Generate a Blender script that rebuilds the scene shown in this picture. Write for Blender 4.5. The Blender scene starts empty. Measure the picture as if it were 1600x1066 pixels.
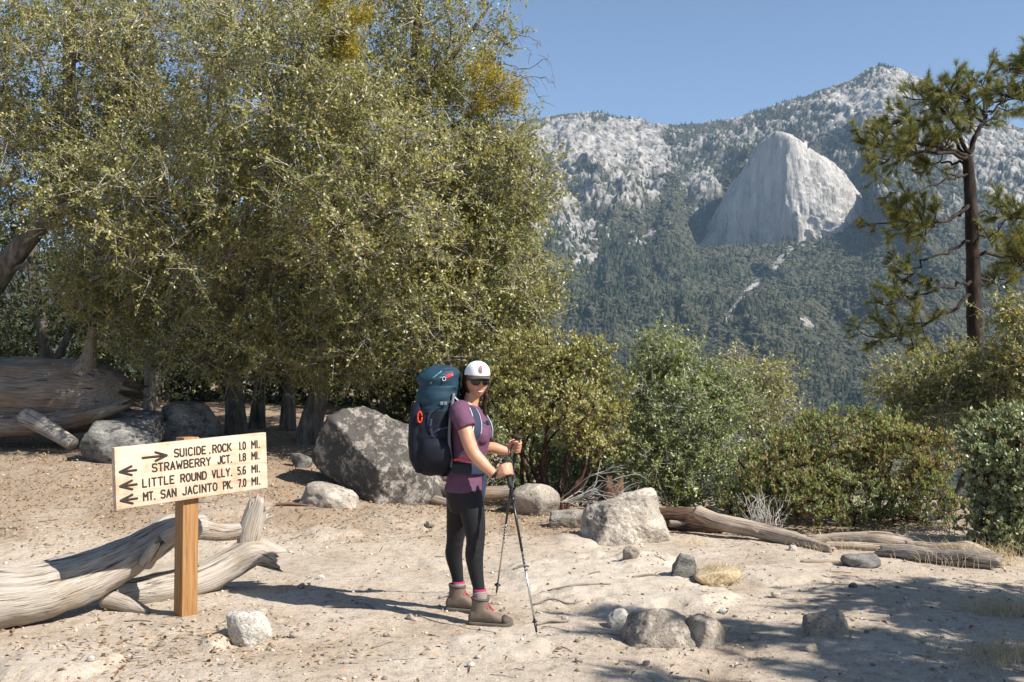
import bpy, bmesh, math, random
import numpy as np
from mathutils import Vector, Matrix, Euler

SC = bpy.context.scene
COL = SC.collection
R = math.radians

# ---------------------------------------------------------------- camera
CAM_H = 1.5
FPX = 1556.0
PITCH = R(2.1)
cam_d = bpy.data.cameras.new('camera')
cam_d.sensor_width = 36.0
cam_d.lens = 36.0 * FPX / 1600.0
cam_d.clip_start = 0.05
cam_d.clip_end = 20000.0
cam = bpy.data.objects.new('camera', cam_d)
COL.objects.link(cam)
cam.location = (0, 0, CAM_H)
cam.rotation_euler = (R(90) + PITCH, 0, 0)
SC.camera = cam

# ---------------------------------------------------------------- sky and sun
SUN_AZ = Vector((0.87, -0.49, 0)).normalized()      # horizontal direction towards the sun
SUN_EL = R(43)
wd = bpy.data.worlds.new('World')
SC.world = wd
wd.use_nodes = True
nt = wd.node_tree
sky = nt.nodes.new('ShaderNodeTexSky')
sky.sky_type = 'NISHITA'
sky.sun_disc = False
sky.sun_elevation = SUN_EL
sky.sun_rotation = math.atan2(SUN_AZ.x, SUN_AZ.y)
sky.altitude = 2000.0
sky.air_density = 1.0
sky.dust_density = 0.5
sky.ozone_density = 1.6
bg = nt.nodes['Background']
bg.inputs['Strength'].default_value = 0.08
nt.links.new(sky.outputs[0], bg.inputs[0])

sun_d = bpy.data.lights.new('sun', 'SUN')
sun_d.energy = 5.0
sun_d.angle = R(0.53)
sun_d.color = (1.0, 0.945, 0.87)
sun = bpy.data.objects.new('sun', sun_d)
COL.objects.link(sun)
to_sun = Vector((SUN_AZ.x * math.cos(SUN_EL), SUN_AZ.y * math.cos(SUN_EL), math.sin(SUN_EL)))
sun.rotation_euler = to_sun.to_track_quat('Z', 'Y').to_euler()
sun.location = (20, -15, 30)

SC.render.engine = 'CYCLES'
SC.view_settings.view_transform = 'Standard'
SC.view_settings.look = 'None'
SC.view_settings.exposure = 0.98
SC.view_settings.gamma = 1.0
SC.cycles.use_denoising = True
SC.cycles.max_bounces = 6
SC.cycles.diffuse_bounces = 3
SC.cycles.glossy_bounces = 2
SC.cycles.transmission_bounces = 3
SC.cycles.volume_bounces = 0
SC.cycles.transparent_max_bounces = 4
SC.cycles.sample_clamp_indirect = 6.0

# ---------------------------------------------------------------- numeric helpers
RNG = np.random.default_rng(7)


def unit(v):
    v = np.asarray(v, float)
    return v / (np.linalg.norm(v, axis=-1, keepdims=True) + 1e-12)


_perm = np.random.default_rng(1234).permutation(256).astype(np.int64)
_perm = np.concatenate([_perm, _perm, _perm])
_grad = unit(np.random.default_rng(77).normal(size=(256, 3)))


def perlin(p, seed=0):
    p = np.asarray(p, float) + seed * 17.371
    i = np.floor(p).astype(np.int64)
    f = p - i
    i &= 255
    u = f * f * f * (f * (f * 6 - 15) + 10)

    def g(dx, dy, dz):
        h = _perm[_perm[_perm[(i[:, 0] + dx) & 255] + ((i[:, 1] + dy) & 255)] + ((i[:, 2] + dz) & 255)]
        d = _grad[h & 255]
        return d[:, 0] * (f[:, 0] - dx) + d[:, 1] * (f[:, 1] - dy) + d[:, 2] * (f[:, 2] - dz)
    x0 = g(0, 0, 0) * (1 - u[:, 0]) + g(1, 0, 0) * u[:, 0]
    x1 = g(0, 1, 0) * (1 - u[:, 0]) + g(1, 1, 0) * u[:, 0]
    x2 = g(0, 0, 1) * (1 - u[:, 0]) + g(1, 0, 1) * u[:, 0]
    x3 = g(0, 1, 1) * (1 - u[:, 0]) + g(1, 1, 1) * u[:, 0]
    y0 = x0 * (1 - u[:, 1]) + x1 * u[:, 1]
    y1 = x2 * (1 - u[:, 1]) + x3 * u[:, 1]
    return (y0 * (1 - u[:, 2]) + y1 * u[:, 2]) * 1.5


def fbm(p, octaves=5, gain=0.5, lac=2.03, seed=0, ridged=False):
    p = np.asarray(p, float)
    s = np.zeros(len(p)); a = 1.0; t = 0.0
    for k in range(octaves):
        n = perlin(p, seed + k * 3)
        if ridged:
            n = 1.0 - 2.0 * np.abs(n)
        s += a * n; t += a
        a *= gain; p = p * lac
    return s / t


def sstep(a, b, x):
    t = np.clip((np.asarray(x, float) - a) / (b - a), 0, 1)
    return t * t * (3 - 2 * t)


_c, _s = math.cos(PITCH), math.sin(PITCH)


def ray(px, py):
    """direction through a picture point (1600 x 1066 frame), scaled so that its y is 1"""
    a = (px - 800.0) / FPX
    b = (533.0 - py) / FPX
    d = np.array([a, _c - b * _s, _s + b * _c])
    return d / d[1]


def P(px, py, Y):
    """the world point seen at a picture point, Y metres ahead of the camera"""
    return np.array([0, 0, CAM_H]) + ray(px, py) * Y


# ---------------------------------------------------------------- mesh helpers
def make_mesh(name, verts, faces, smooth=True, mats=None, mat_index=None, attrs=None, uv=None):
    """faces: an (n,3) or (n,4) array, or a list of such arrays"""
    verts = np.ascontiguousarray(np.asarray(verts, np.float32))
    if isinstance(faces, np.ndarray):
        faces = [faces]
    faces = [np.asarray(f, np.int32) for f in faces if len(f)]
    me = bpy.data.meshes.new(name)
    me.vertices.add(len(verts))
    me.vertices.foreach_set('co', verts.ravel())
    loops = np.concatenate([f.ravel() for f in faces])
    sizes = np.concatenate([np.full(len(f), f.shape[1], np.int32) for f in faces])
    starts = np.concatenate([[0], np.cumsum(sizes)[:-1]]).astype(np.int32)
    me.loops.add(len(loops))
    me.loops.foreach_set('vertex_index', loops)
    me.polygons.add(len(sizes))
    me.polygons.foreach_set('loop_start', starts)
    me.polygons.foreach_set('loop_total', sizes)
    if smooth:
        me.polygons.foreach_set('use_smooth', np.ones(len(sizes), bool))
    if mats is not None:
        for m in (mats if isinstance(mats, (list, tuple)) else [mats]):
            me.materials.append(m)
    if mat_index is not None:
        me.polygons.foreach_set('material_index', np.asarray(mat_index, np.int32))
    for k, v in (attrs or {}).items():
        v = np.asarray(v, np.float32)
        if v.ndim == 1:
            a = me.attributes.new(k, 'FLOAT', 'POINT'); a.data.foreach_set('value', v)
        else:
            a = me.attributes.new(k, 'FLOAT_VECTOR', 'POINT'); a.data.foreach_set('vector', np.ascontiguousarray(v).ravel())
    if uv is not None:                                   # per vertex uv
        l = me.uv_layers.new(name='UVMap')
        l.data.foreach_set('uv', np.ascontiguousarray(np.asarray(uv, np.float32)[loops]).ravel())
    me.update(calc_edges=True)
    me.validate()
    return me


def add(name, me, parent=None, loc=None):
    o = bpy.data.objects.new(name, me)
    COL.objects.link(o)
    if parent is not None:
        o.parent = parent
    if loc is not None:
        o.location = loc
    return o


def tag(o, label=None, cat=None, group=None, kind=None):
    if label: o['label'] = label
    if cat: o['category'] = cat
    if group: o['group'] = group
    if kind: o['kind'] = kind
    return o


def empty(name, loc, label, cat, group=None):
    o = bpy.data.objects.new(name, None)
    o.empty_display_size = 0.2
    COL.objects.link(o)
    o.location = tuple(float(c) for c in loc)
    return tag(o, label, cat, group)


class Geo:
    """collects pieces of one mesh"""
    def __init__(self):
        self.v = []; self.f3 = []; self.f4 = []; self.n = 0; self.at = {}; self.uv = []

    def add(self, v, f, uv=None, **at):
        v = np.asarray(v, float)
        fs = f if isinstance(f, list) else [f]
        for q in fs:
            q = np.asarray(q, int)
            if len(q) == 0: continue
            (self.f3 if q.shape[1] == 3 else self.f4).append(q + self.n)
        self.v.append(v)
        self.uv.append(np.zeros((len(v), 2)) if uv is None else np.asarray(uv))
        for k in set(self.at) | set(at):
            lst = self.at.setdefault(k, [])
            have = sum(len(a) for a in lst)
            if have < self.n: lst.append(np.zeros(self.n - have))
            if k in at:
                a = np.asarray(at[k], float)
                lst.append(np.full(len(v), float(a)) if a.ndim == 0 else a)
        self.n += len(v)
        return self

    def mesh(self, name, mats, smooth=True):
        fs = []
        if self.f3: fs.append(np.concatenate(self.f3))
        if self.f4: fs.append(np.concatenate(self.f4))
        attrs = {}
        for k, lst in self.at.items():
            a = np.concatenate(lst)
            if len(a) < self.n: a = np.concatenate([a, np.zeros(self.n - len(a))])
            attrs[k] = a
        return make_mesh(name, np.concatenate(self.v), fs, smooth, mats, attrs=attrs, uv=np.concatenate(self.uv))

    def build(self, name, mats, parent=None, smooth=True, loc=None):
        return add(name, self.mesh(name, mats, smooth), parent, loc)


def spline(pts, n):
    """Catmull-Rom through pts (any dimension), n samples"""
    pts = np.asarray(pts, float)
    if len(pts) == 2:
        t = np.linspace(0, 1, n)[:, None]
        return pts[0] * (1 - t) + pts[1] * t
    q = np.vstack([2 * pts[0] - pts[1], pts, 2 * pts[-1] - pts[-2]])
    t = np.linspace(0, len(pts) - 1 - 1e-6, n)
    i = t.astype(int); f = (t - i)[:, None]
    a, b, c, d = q[i], q[i + 1], q[i + 2], q[i + 3]
    return 0.5 * (2 * b + (c - a) * f + (2 * a - 5 * b + 4 * c - d) * f ** 2 + (3 * b - a - 3 * c + d) * f ** 3)


def frames(path):
    t = unit(np.gradient(path, axis=0))
    ref = np.array([0, 0, 1.0]) if abs(t[0][2]) < 0.9 else np.array([1.0, 0, 0])
    n = np.zeros_like(t); b = np.zeros_like(t)
    v = unit(np.cross(t[0], np.cross(ref, t[0])))
    for k in range(len(t)):
        v = unit(v - t[k] * np.dot(v, t[k]))
        n[k] = v; b[k] = np.cross(t[k], v)
    return t, n, b


def tube(path, rad, seg=10, cap=True, dispf=None, flat=None):
    """swept tube; rad per point; dispf(points, angle, s) -> extra radius; flat=(a,b) ellipse factors"""
    path = np.asarray(path, float); m = len(path)
    rad = np.broadcast_to(np.asarray(rad, float), (m,))
    t, n, b = frames(path)
    ang = np.linspace(0, 2 * math.pi, seg, endpoint=False)
    s = np.concatenate([[0], np.cumsum(np.linalg.norm(np.diff(path, axis=0), axis=1))])
    A, S = np.meshgrid(ang, s)
    fa, fb = flat if flat else (1, 1)
    dirs = n[:, None, :] * (np.cos(A) * fa)[..., None] + b[:, None, :] * (np.sin(A) * fb)[..., None]
    rr = np.repeat(rad[:, None], seg, 1)
    v = path[:, None, :] + dirs * rr[..., None]
    if dispf is not None:
        d = dispf(v.reshape(-1, 3), A.ravel(), S.ravel()).reshape(m, seg)
        v = v + dirs * d[..., None]
    v = v.reshape(-1, 3)
    k = np.arange(m - 1)[:, None] * seg; j = np.arange(seg)[None, :]; j2 = (j + 1) % seg
    q = np.stack([k + j, k + j2, k + seg + j2, k + seg + j], -1).reshape(-1, 4)
    uv = np.stack([A.ravel() / (2 * math.pi), S.ravel()], -1)
    f = [q]
    if cap:
        c0 = len(v); v = np.vstack([v, path[0], path[-1]])
        uv = np.vstack([uv, [0.5, 0], [0.5, s[-1]]])
        jj = np.arange(seg); j2 = (jj + 1) % seg
        f.append(np.stack([np.full(seg, c0), j2, jj], -1))
        f.append(np.stack([np.full(seg, c0 + 1), (m - 1) * seg + jj, (m - 1) * seg + j2], -1))
    return v, f, uv


def box(c, d, rot=None, bevel=0.0):
    """box centred c with full sizes d, chamfered"""
    bm = bmesh.new()
    bmesh.ops.create_cube(bm, size=1.0)
    for q in bm.verts: q.co = Vector((q.co.x * d[0], q.co.y * d[1], q.co.z * d[2]))
    if bevel > 0:
        bmesh.ops.bevel(bm, geom=list(bm.edges), offset=bevel, segments=2, affect='EDGES', profile=0.6)
    bmesh.ops.triangulate(bm, faces=[f for f in bm.faces if len(f.verts) > 4])
    v = np.array([q.co[:] for q in bm.verts])
    bm.verts.index_update()
    f3 = np.array([[q.index for q in f.verts] for f in bm.faces if len(f.verts) == 3], int).reshape(-1, 3)
    f4 = np.array([[q.index for q in f.verts] for f in bm.faces if len(f.verts) == 4], int).reshape(-1, 4)
    bm.free()
    if rot is not None: v = v @ np.array(rot).T
    return v + np.asarray(c, float), [f3, f4]


_ico = {}


def ico(sub):
    if sub not in _ico:
        bm = bmesh.new()
        bmesh.ops.create_icosphere(bm, subdivisions=sub, radius=1.0)
        v = np.array([q.co[:] for q in bm.verts])
        bm.verts.index_update()
        f = np.array([[q.index for q in t.verts] for t in bm.faces])
        bm.free()
        _ico[sub] = (v, f)
    return _ico[sub][0].copy(), _ico[sub][1].copy()


def rotz(a):
    c, s = math.cos(a), math.sin(a)
    return np.array([[c, -s, 0], [s, c, 0], [0, 0, 1.0]])


# ---------------------------------------------------------------- material helpers
def new_mat(name):
    m = bpy.data.materials.new(name)
    m.use_nodes = True
    return m, m.node_tree.nodes, m.node_tree.links, m.node_tree.nodes['Principled BSDF']


def N(nodes, typ, **kw):
    n = nodes.new(typ)
    for k, v in kw.items():
        if k == 'ins':
            for a, b in v.items(): n.inputs[a].default_value = b
        else:
            setattr(n, k, v)
    return n


def ramp(nodes, stops, interp='LINEAR'):
    n = nodes.new('ShaderNodeValToRGB')
    n.color_ramp.interpolation = interp
    e = n.color_ramp.elements
    while len(e) > 1: e.remove(e[-1])
    for k, (p, c) in enumerate(stops):
        if k == 0:
            e[0].position = p; q = e[0]
        else:
            q = e.new(p)
        c = c if isinstance(c, (tuple, list)) else (c, c, c)
        q.color = (c[0], c[1], c[2], 1)
    return n


def mixc(nodes, links, fac, a, b, mode='MIX'):
    n = nodes.new('ShaderNodeMix')
    n.data_type = 'RGBA'; n.blend_type = mode
    for sock, val in ((n.inputs[0], fac), (n.inputs[6], a), (n.inputs[7], b)):
        if isinstance(val, bpy.types.NodeSocket): links.new(val, sock)
        elif isinstance(val, (tuple, list)): sock.default_value = (val[0], val[1], val[2], 1)
        else: sock.default_value = val
    return n.outputs[2]


def mathn(nodes, links, op, a, b=None, clamp=False):
    n = nodes.new('ShaderNodeMath'); n.operation = op; n.use_clamp = clamp
    for sock, val in ((n.inputs[0], a), (n.inputs[1], b)):
        if val is None: continue
        if isinstance(val, bpy.types.NodeSocket): links.new(val, sock)
        else: sock.default_value = val
    return n.outputs[0]


def plain(name, col, rough=0.7, noise=0.12, scale=40.0, metal=0.0, bump=0.0):
    """one colour with slight procedural mottling"""
    m, nd, lk, b = new_mat(name)
    tc = N(nd, 'ShaderNodeTexCoord')
    nz = N(nd, 'ShaderNodeTexNoise', ins={'Scale': scale, 'Detail': 4.0})
    lk.new(tc.outputs['Object'], nz.inputs['Vector'])
    lo = tuple(c * (1 - noise) for c in col); hi = tuple(min(1, c * (1 + noise)) for c in col)
    rp = ramp(nd, [(0.3, lo), (0.7, hi)])
    lk.new(nz.outputs[0], rp.inputs[0]); lk.new(rp.outputs[0], b.inputs['Base Color'])
    b.inputs['Roughness'].default_value = rough
    b.inputs['Metallic'].default_value = metal
    if bump:
        bp = N(nd, 'ShaderNodeBump', ins={'Strength': bump, 'Distance': 0.01})
        lk.new(nz.outputs[0], bp.inputs['Height']); lk.new(bp.outputs[0], b.inputs['Normal'])
    return m

# ================================================================ MATERIALS
MAT = {}


def mats_land():
    # sand ---------------------------------------------------------
    m, nd, lk, b = new_mat('sand')
    geo = N(nd, 'ShaderNodeNewGeometry')
    pos = geo.outputs['Position']

    def noise(scale, detail=5.0, rough=0.55, off=0.0):
        n = N(nd, 'ShaderNodeTexNoise', ins={'Scale': scale, 'Detail': detail, 'Roughness': rough})
        mp = N(nd, 'ShaderNodeMapping', ins={'Location': (off, off * 0.7, 0)})
        lk.new(pos, mp.inputs[0]); lk.new(mp.outputs[0], n.inputs['Vector'])
        return n.outputs[0]
    big = ramp(nd, [(0.30, (0.37, 0.295, 0.22)), (0.47, (0.452, 0.378, 0.297)), (0.68, (0.52, 0.448, 0.366))])
    lk.new(noise(1.3, 6), big.inputs[0])
    grain = ramp(nd, [(0.32, (0.42, 0.40, 0.38)), (0.45, (0.92, 0.92, 0.91)), (0.62, (1.0, 1.0, 1.0)), (0.75, (1.18, 1.17, 1.15))])
    lk.new(noise(70, 4, 0.75), grain.inputs[0])
    c = mixc(nd, lk, 1.0, big.outputs[0], grain.outputs[0], 'MULTIPLY')
    mott = ramp(nd, [(0.36, (0.70, 0.68, 0.66)), (0.50, (1.0, 1.0, 1.0)), (0.66, (1.07, 1.07, 1.07))])
    lk.new(noise(11, 6, 0.75, 21), mott.inputs[0])
    c = mixc(nd, lk, 1.0, c, mott.outputs[0], 'MULTIPLY')
    pinky = ramp(nd, [(0.55, 0.0), (0.75, 1.0)])
    lk.new(noise(2.2, 3, 0.5, 11), pinky.inputs[0])
    c = mixc(nd, lk, mathn(nd, lk, 'MULTIPLY', pinky.outputs[0], 0.5), c, (0.48, 0.375, 0.285))
    # bare granite
    sl = N(nd, 'ShaderNodeAttribute', attribute_name='slab')
    rk = ramp(nd, [(0.32, (0.37, 0.32, 0.26)), (0.5, (0.51, 0.45, 0.37)), (0.68, (0.59, 0.53, 0.45))])
    lk.new(noise(9, 8, 0.7, 3), rk.inputs[0])
    fs = mathn(nd, lk, 'MULTIPLY', sl.outputs['Fac'], 0.85)
    c = mixc(nd, lk, fs, c, rk.outputs[0])
    # leaf mould between the leaves, its brown darkened to suggest tree shade
    li = N(nd, 'ShaderNodeAttribute', attribute_name='litter')
    lm = ramp(nd, [(0.38, 0.0), (0.55, 1.0)])
    nsum = mathn(nd, lk, 'ADD', mathn(nd, lk, 'MULTIPLY', li.outputs['Fac'], 0.42), mathn(nd, lk, 'MULTIPLY', noise(24, 5, 0.7, 5), 0.62))
    lk.new(nsum, lm.inputs[0])
    lcol = ramp(nd, [(0.3, (0.11, 0.072, 0.042)), (0.55, (0.235, 0.16, 0.096)), (0.75, (0.36, 0.265, 0.175))])
    lk.new(noise(55, 3, 0.8, 8), lcol.inputs[0])
    c = mixc(nd, lk, mathn(nd, lk, 'MULTIPLY', lm.outputs[0], 0.62), c, lcol.outputs[0])
    lk.new(c, b.inputs['Base Color'])
    b.inputs['Roughness'].default_value = 0.95
    b.inputs['Specular IOR Level'].default_value = 0.15
    h = mathn(nd, lk, 'ADD', mathn(nd, lk, 'MULTIPLY', noise(26, 6, 0.7), 1.0), mathn(nd, lk, 'MULTIPLY', noise(130, 3, 0.7), 0.35))
    bp = N(nd, 'ShaderNodeBump', ins={'Strength': 0.75, 'Distance': 0.022})
    lk.new(h, bp.inputs['Height']); lk.new(bp.outputs[0], b.inputs['Normal'])
    MAT['sand'] = m

    # far mountain ---------------------------------------------------
    m, nd, lk, b = new_mat('mountain')
    geo = N(nd, 'ShaderNodeNewGeometry'); pos = geo.outputs['Position']

    def noise(scale, detail=5.0, rough=0.6, sx=(1, 1, 1)):
        n = N(nd, 'ShaderNodeTexNoise', ins={'Scale': scale, 'Detail': detail, 'Roughness': rough})
        mp = N(nd, 'ShaderNodeMapping', ins={'Scale': sx})
        lk.new(pos, mp.inputs[0]); lk.new(mp.outputs[0], n.inputs['Vector'])
        return n.outputs[0]
    rk = ramp(nd, [(0.38, (0.07, 0.07, 0.06)), (0.45, (0.22, 0.208, 0.187)), (0.57, (0.40, 0.375, 0.34)), (0.75, (0.52, 0.48, 0.425))])
    lk.new(noise(0.04, 7, 0.7), rk.inputs[0])
    soil = ramp(nd, [(0.38, (0.050, 0.053, 0.036)), (0.60, (0.075, 0.073, 0.050)), (0.76, (0.20, 0.18, 0.14))])
    lk.new(noise(0.05, 6, 0.7), soil.inputs[0])
    at = N(nd, 'ShaderNodeAttribute', attribute_name='rock')
    c = mixc(nd, lk, at.outputs['Fac'], soil.outputs[0], rk.outputs[0])
    lk.new(c, b.inputs['Base Color'])
    b.inputs['Roughness'].default_value = 1.0
    b.inputs['Specular IOR Level'].default_value = 0.05
    bp = N(nd, 'ShaderNodeBump', ins={'Strength': 1.0, 'Distance': 9.0})
    lk.new(noise(0.09, 6, 0.7, (1, 1, 0.6)), bp.inputs['Height']); lk.new(bp.outputs[0], b.inputs['Normal'])
    MAT['mountain'] = m

    m, nd, lk, b = new_mat('dome')
    geo = N(nd, 'ShaderNodeNewGeometry'); pos = geo.outputs['Position']
    rk = ramp(nd, [(0.34, (0.13, 0.125, 0.115)), (0.43, (0.38, 0.36, 0.33)), (0.60, (0.55, 0.515, 0.47)), (0.76, (0.62, 0.57, 0.51))])
    n1 = noise(0.035, 8, 0.72, (2.2, 2.2, 0.35))
    lk.new(n1, rk.inputs[0])
    lk.new(rk.outputs[0], b.inputs['Base Color'])
    b.inputs['Roughness'].default_value = 1.0
    b.inputs['Specular IOR Level'].default_value = 0.05
    bp = N(nd, 'ShaderNodeBump', ins={'Strength': 1.0, 'Distance': 9.0})
    lk.new(noise(0.10, 6, 0.7, (1.3, 1.3, 0.5)), bp.inputs['Height']); lk.new(bp.outputs[0], b.inputs['Normal'])
    MAT['dome'] = m

    for nm, cols in (('far_tree', ((0.060, 0.062, 0.040), (0.105, 0.102, 0.068))), ('far_conifer', ((0.036, 0.046, 0.030), (0.066, 0.074, 0.046)))):
        m, nd, lk, b = new_mat(nm)
        oi = N(nd, 'ShaderNodeAttribute', attribute_name='tint', attribute_type='INSTANCER')
        c = mixc(nd, lk, oi.outputs['Fac'], cols[0], cols[1])
        lk.new(c, b.inputs['Base Color'])
        b.inputs['Roughness'].default_value = 1.0
        b.inputs['Specular IOR Level'].default_value = 0.0
        geo = N(nd, 'ShaderNodeNewGeometry')
        nz = N(nd, 'ShaderNodeTexNoise', ins={'Scale': 0.9, 'Detail': 3.0})
        lk.new(geo.outputs['Position'], nz.inputs['Vector'])
        bp = N(nd, 'ShaderNodeBump', ins={'Strength': 1.0, 'Distance': 1.5})
        lk.new(nz.outputs[0], bp.inputs['Height']); lk.new(bp.outputs[0], b.inputs['Normal'])
        MAT[nm] = m

    m = bpy.data.materials.new('haze'); m.use_nodes = True
    nd, lk = m.node_tree.nodes, m.node_tree.links
    for n in list(nd):
        if n.type != 'OUTPUT_MATERIAL': nd.remove(n)
    out = nd['Material Output']
    pv = nd.new('ShaderNodeVolumePrincipled')
    pv.inputs['Color'].default_value = (0.50, 0.73, 1.0, 1)
    pv.inputs['Density'].default_value = 0.00007
    pv.inputs['Anisotropy'].default_value = 0.0
    lk.new(pv.outputs[0], out.inputs['Volume'])
    MAT['haze'] = m


mats_land()

# ================================================================ THE LAND
def gz0(x, y):
    """smooth height of the near ground"""
    x = np.asarray(x, float); y = np.asarray(y, float)
    left = 1 - sstep(-3.6, 0.6, x)
    ramp_l = 0.15 * np.clip(y - 8.3, 0, 3.2) + 0.06 * np.clip(y - 11.5, 0, 14) - 0.05 * np.clip(y - 30, 0, 900)
    right = sstep(-2.0, 2.2, x - 0.02 * y)
    fall = -0.20 * np.clip(y - 11.6, 0, 60) - 0.10 * np.clip(y - 60, 0, 900)
    side = -0.10 * np.clip(x - 9, 0, 60)
    z = ramp_l * left + fall * right + side
    return z


def gdetail(x, y):
    p = np.stack([x, y, np.zeros_like(x)], -1)
    a = 1 - sstep(14, 40, np.hypot(x, y))
    d = 0.055 * fbm(p * 0.55, 3, seed=4) + 0.022 * fbm(p * 2.1, 3, seed=9) + 0.009 * fbm(p * 9.0, 3, seed=13) + 0.004 * fbm(p * 26.0, 2, seed=14)
    return d * a


def G(px, py):
    """the ground point seen at a picture point"""
    d = ray(px, py); t = 2.0
    for _ in range(3000):
        q = np.array([0, 0, CAM_H]) + d * t
        if q[2] < gz0(q[0], q[1]): break
        t += 0.01
    return np.array([q[0], q[1], float(gz0(q[0], q[1]))])


# pale granite breaking through the sand: (px, py, half width px, half height px, lift, strength)
SLABS = [(640, 812, 85, 18, .05, 1), (350, 797, 65, 20, .05, .9), (520, 835, 50, 12, .03, .7),
         (960, 905, 150, 42, .03, .75), (850, 900, 60, 26, .03, .7), (1010, 880, 60, 16, .045, .9),
         (120, 882, 48, 16, .05, .7), (90, 1040, 110, 22, .03, .6), (780, 1010, 90, 22, .012, .6),
         (1090, 935, 70, 20, .04, .6), (345, 1000, 24, 18, .03, .9), (690, 880, 40, 10, .02, .5),
         (1210, 900, 80, 14, .03, .4), (900, 845, 40, 10, .03, .5)]
_sl = []
for (sx, sy, sw, sh, lift, st) in SLABS:
    c = G(sx, sy); a = G(sx, sy - sh); b = G(sx, min(sy + sh, 1200))
    _sl.append((c[0], c[1], sw / FPX * c[1], max(0.08, (a[1] - b[1]) / 2), lift, st))


def slab_mask(x, y):
    p = np.stack([x, y, np.zeros_like(x)], -1)
    wob = 0.45 * fbm(p * 3.0, 4, seed=31) + 0.25 * fbm(p * 9.0, 3, seed=35)
    m = np.zeros_like(x); h = np.zeros_like(x)
    for (cx, cy, rx, ry, lift, st) in _sl:
        r = np.hypot((x - cx) / rx, (y - cy) / ry) + wob
        k = (1 - sstep(0.75, 1.05, r)) * st
        m = np.maximum(m, k)
        h = np.maximum(h, lift * (1 - sstep(0.55, 1.05, r)))
    return m, h


def litter_mask(x, y):
    """how thickly fallen oak leaves lie"""
    p = np.stack([x, y, np.zeros_like(x)], -1)
    b = sstep(8.2, 10.5, y - 0.10 * x * (x < 0)) * (1 - sstep(-1.2, 1.6, x - 0.05 * (y - 8)))
    b2 = np.exp(-(((x + 2.0) / 1.2) ** 2 + ((y - 5.6) / 0.7) ** 2)) * 0.35
    b3 = sstep(9.0, 10.2, y) * sstep(-1.0, 0.6, x) * 0.75
    n = fbm(p * 0.9, 4, seed=51)
    return np.clip((b + b2 + b3) * (0.75 + 0.9 * n), 0, 1)


def gz(x, y):
    x = np.atleast_1d(np.asarray(x, float)); y = np.atleast_1d(np.asarray(y, float))
    m, h = slab_mask(x, y)
    p = np.stack([x, y, np.zeros_like(x)], -1)
    rough = m * (0.020 * fbm(p * 5, 4, seed=61, ridged=True) + 0.010 * fbm(p * 17, 3, seed=63, ridged=True))
    return gz0(x, y) + gdetail(x, y) * (1 - 0.5 * m) + h + rough


def gz1(x, y):
    return float(gz(x, y)[0])


def build_ground():
    u = np.concatenate([np.linspace(-3.5, -0.5, 24, endpoint=False), np.linspace(-0.5, 0.5, 310, endpoint=False), np.linspace(0.5, 3.5, 25)])
    y = np.concatenate([np.linspace(-14, 3.6, 30, endpoint=False), 3.6 * np.exp(np.linspace(0, math.log(17 / 3.6), 300, endpoint=False)),
                        17 * np.exp(np.linspace(0, math.log(950 / 17), 60))])
    U, Y = np.meshgrid(u, y)
    W = np.maximum(Y + 2, 5.0)
    X = U * W
    x = X.ravel(); yy = Y.ravel()
    z = gz(x, yy)
    m, _ = slab_mask(x, yy)
    nu = len(u); ny = len(y)
    k = np.arange(ny - 1)[:, None] * nu; j = np.arange(nu - 1)[None, :]
    q = np.stack([k + j, k + j + 1, k + nu + j + 1, k + nu + j], -1).reshape(-1, 4)
    me = make_mesh('ground', np.stack([x, yy, z], -1), q, True, MAT['sand'], attrs={'slab': m, 'litter': litter_mask(x, yy)})
    o = add('ground', me)
    tag(o, 'pale sandy trail clearing with bare granite patches and fallen leaves', None, None, 'structure')
    return o


# ---------------------------------------------------------------- far mountain
RIDGE = np.array([(-400, 420), (100, 395), (420, 330), (650, 250), (760, 205), (815, 190), (850, 186), (880, 179), (935, 176), (975, 187), (1003, 188), (1014, 195),
                  (1060, 196), (1105, 193), (1150, 187), (1185, 178), (1240, 157), (1262, 150), (1292, 139), (1328, 130), (1352, 114), (1372, 104),
                  (1386, 100), (1402, 104), (1420, 113), (1448, 126), (1474, 138), (1515, 168), (1560, 190), (1620, 205), (1720, 230), (2000, 300)], float)
RIDGE_Y = 2900.0
BASE_Y = 720.0
BASE_Z = -95.0
# bare rock: (px, py, half width, half height, weight)
ROCKS_FAR = [(880, 225, 80, 42, .75), (965, 225, 60, 40, .75), (1015, 245, 35, 50, .7), (900, 300, 70, 34, .62), (985, 295, 60, 30, .55), (860, 260, 60, 60, .6),
             (905, 372, 42, 26, .62), (915, 400, 26, 16, .7), (865, 350, 40, 26, .55), (1010, 375, 26, 20, .45), (1100, 285, 30, 34, .55), (1090, 320, 20, 30, .55),
             (1060, 240, 60, 40, .38), (1130, 240, 50, 45, .30), (1200, 200, 90, 30, .34), (1270, 185, 50, 35, .36), (1350, 165, 62, 44, .66), (1395, 130, 60, 34, .55),
             (1330, 190, 40, 28, .60), (1290, 215, 34, 22, .45), (1400, 200, 40, 26, .5), (1540, 240, 70, 60, .52), (1590, 300, 60, 60, .5), (1500, 330, 50, 40, .42),
             (1450, 240, 40, 40, .35), (1400, 300, 60, 50, .28), (1330, 375, 30, 10, .5), (1250, 380, 60, 14, .45), (1262, 505, 14, 12, .6), (1180, 400, 50, 24, .22), (1130, 330, 30, 40, .2)]
TALUS = np.array([(1238, 388), (1222, 405), (1205, 425), (1188, 437), (1165, 458), (1150, 478), (1134, 502)], float)


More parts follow.
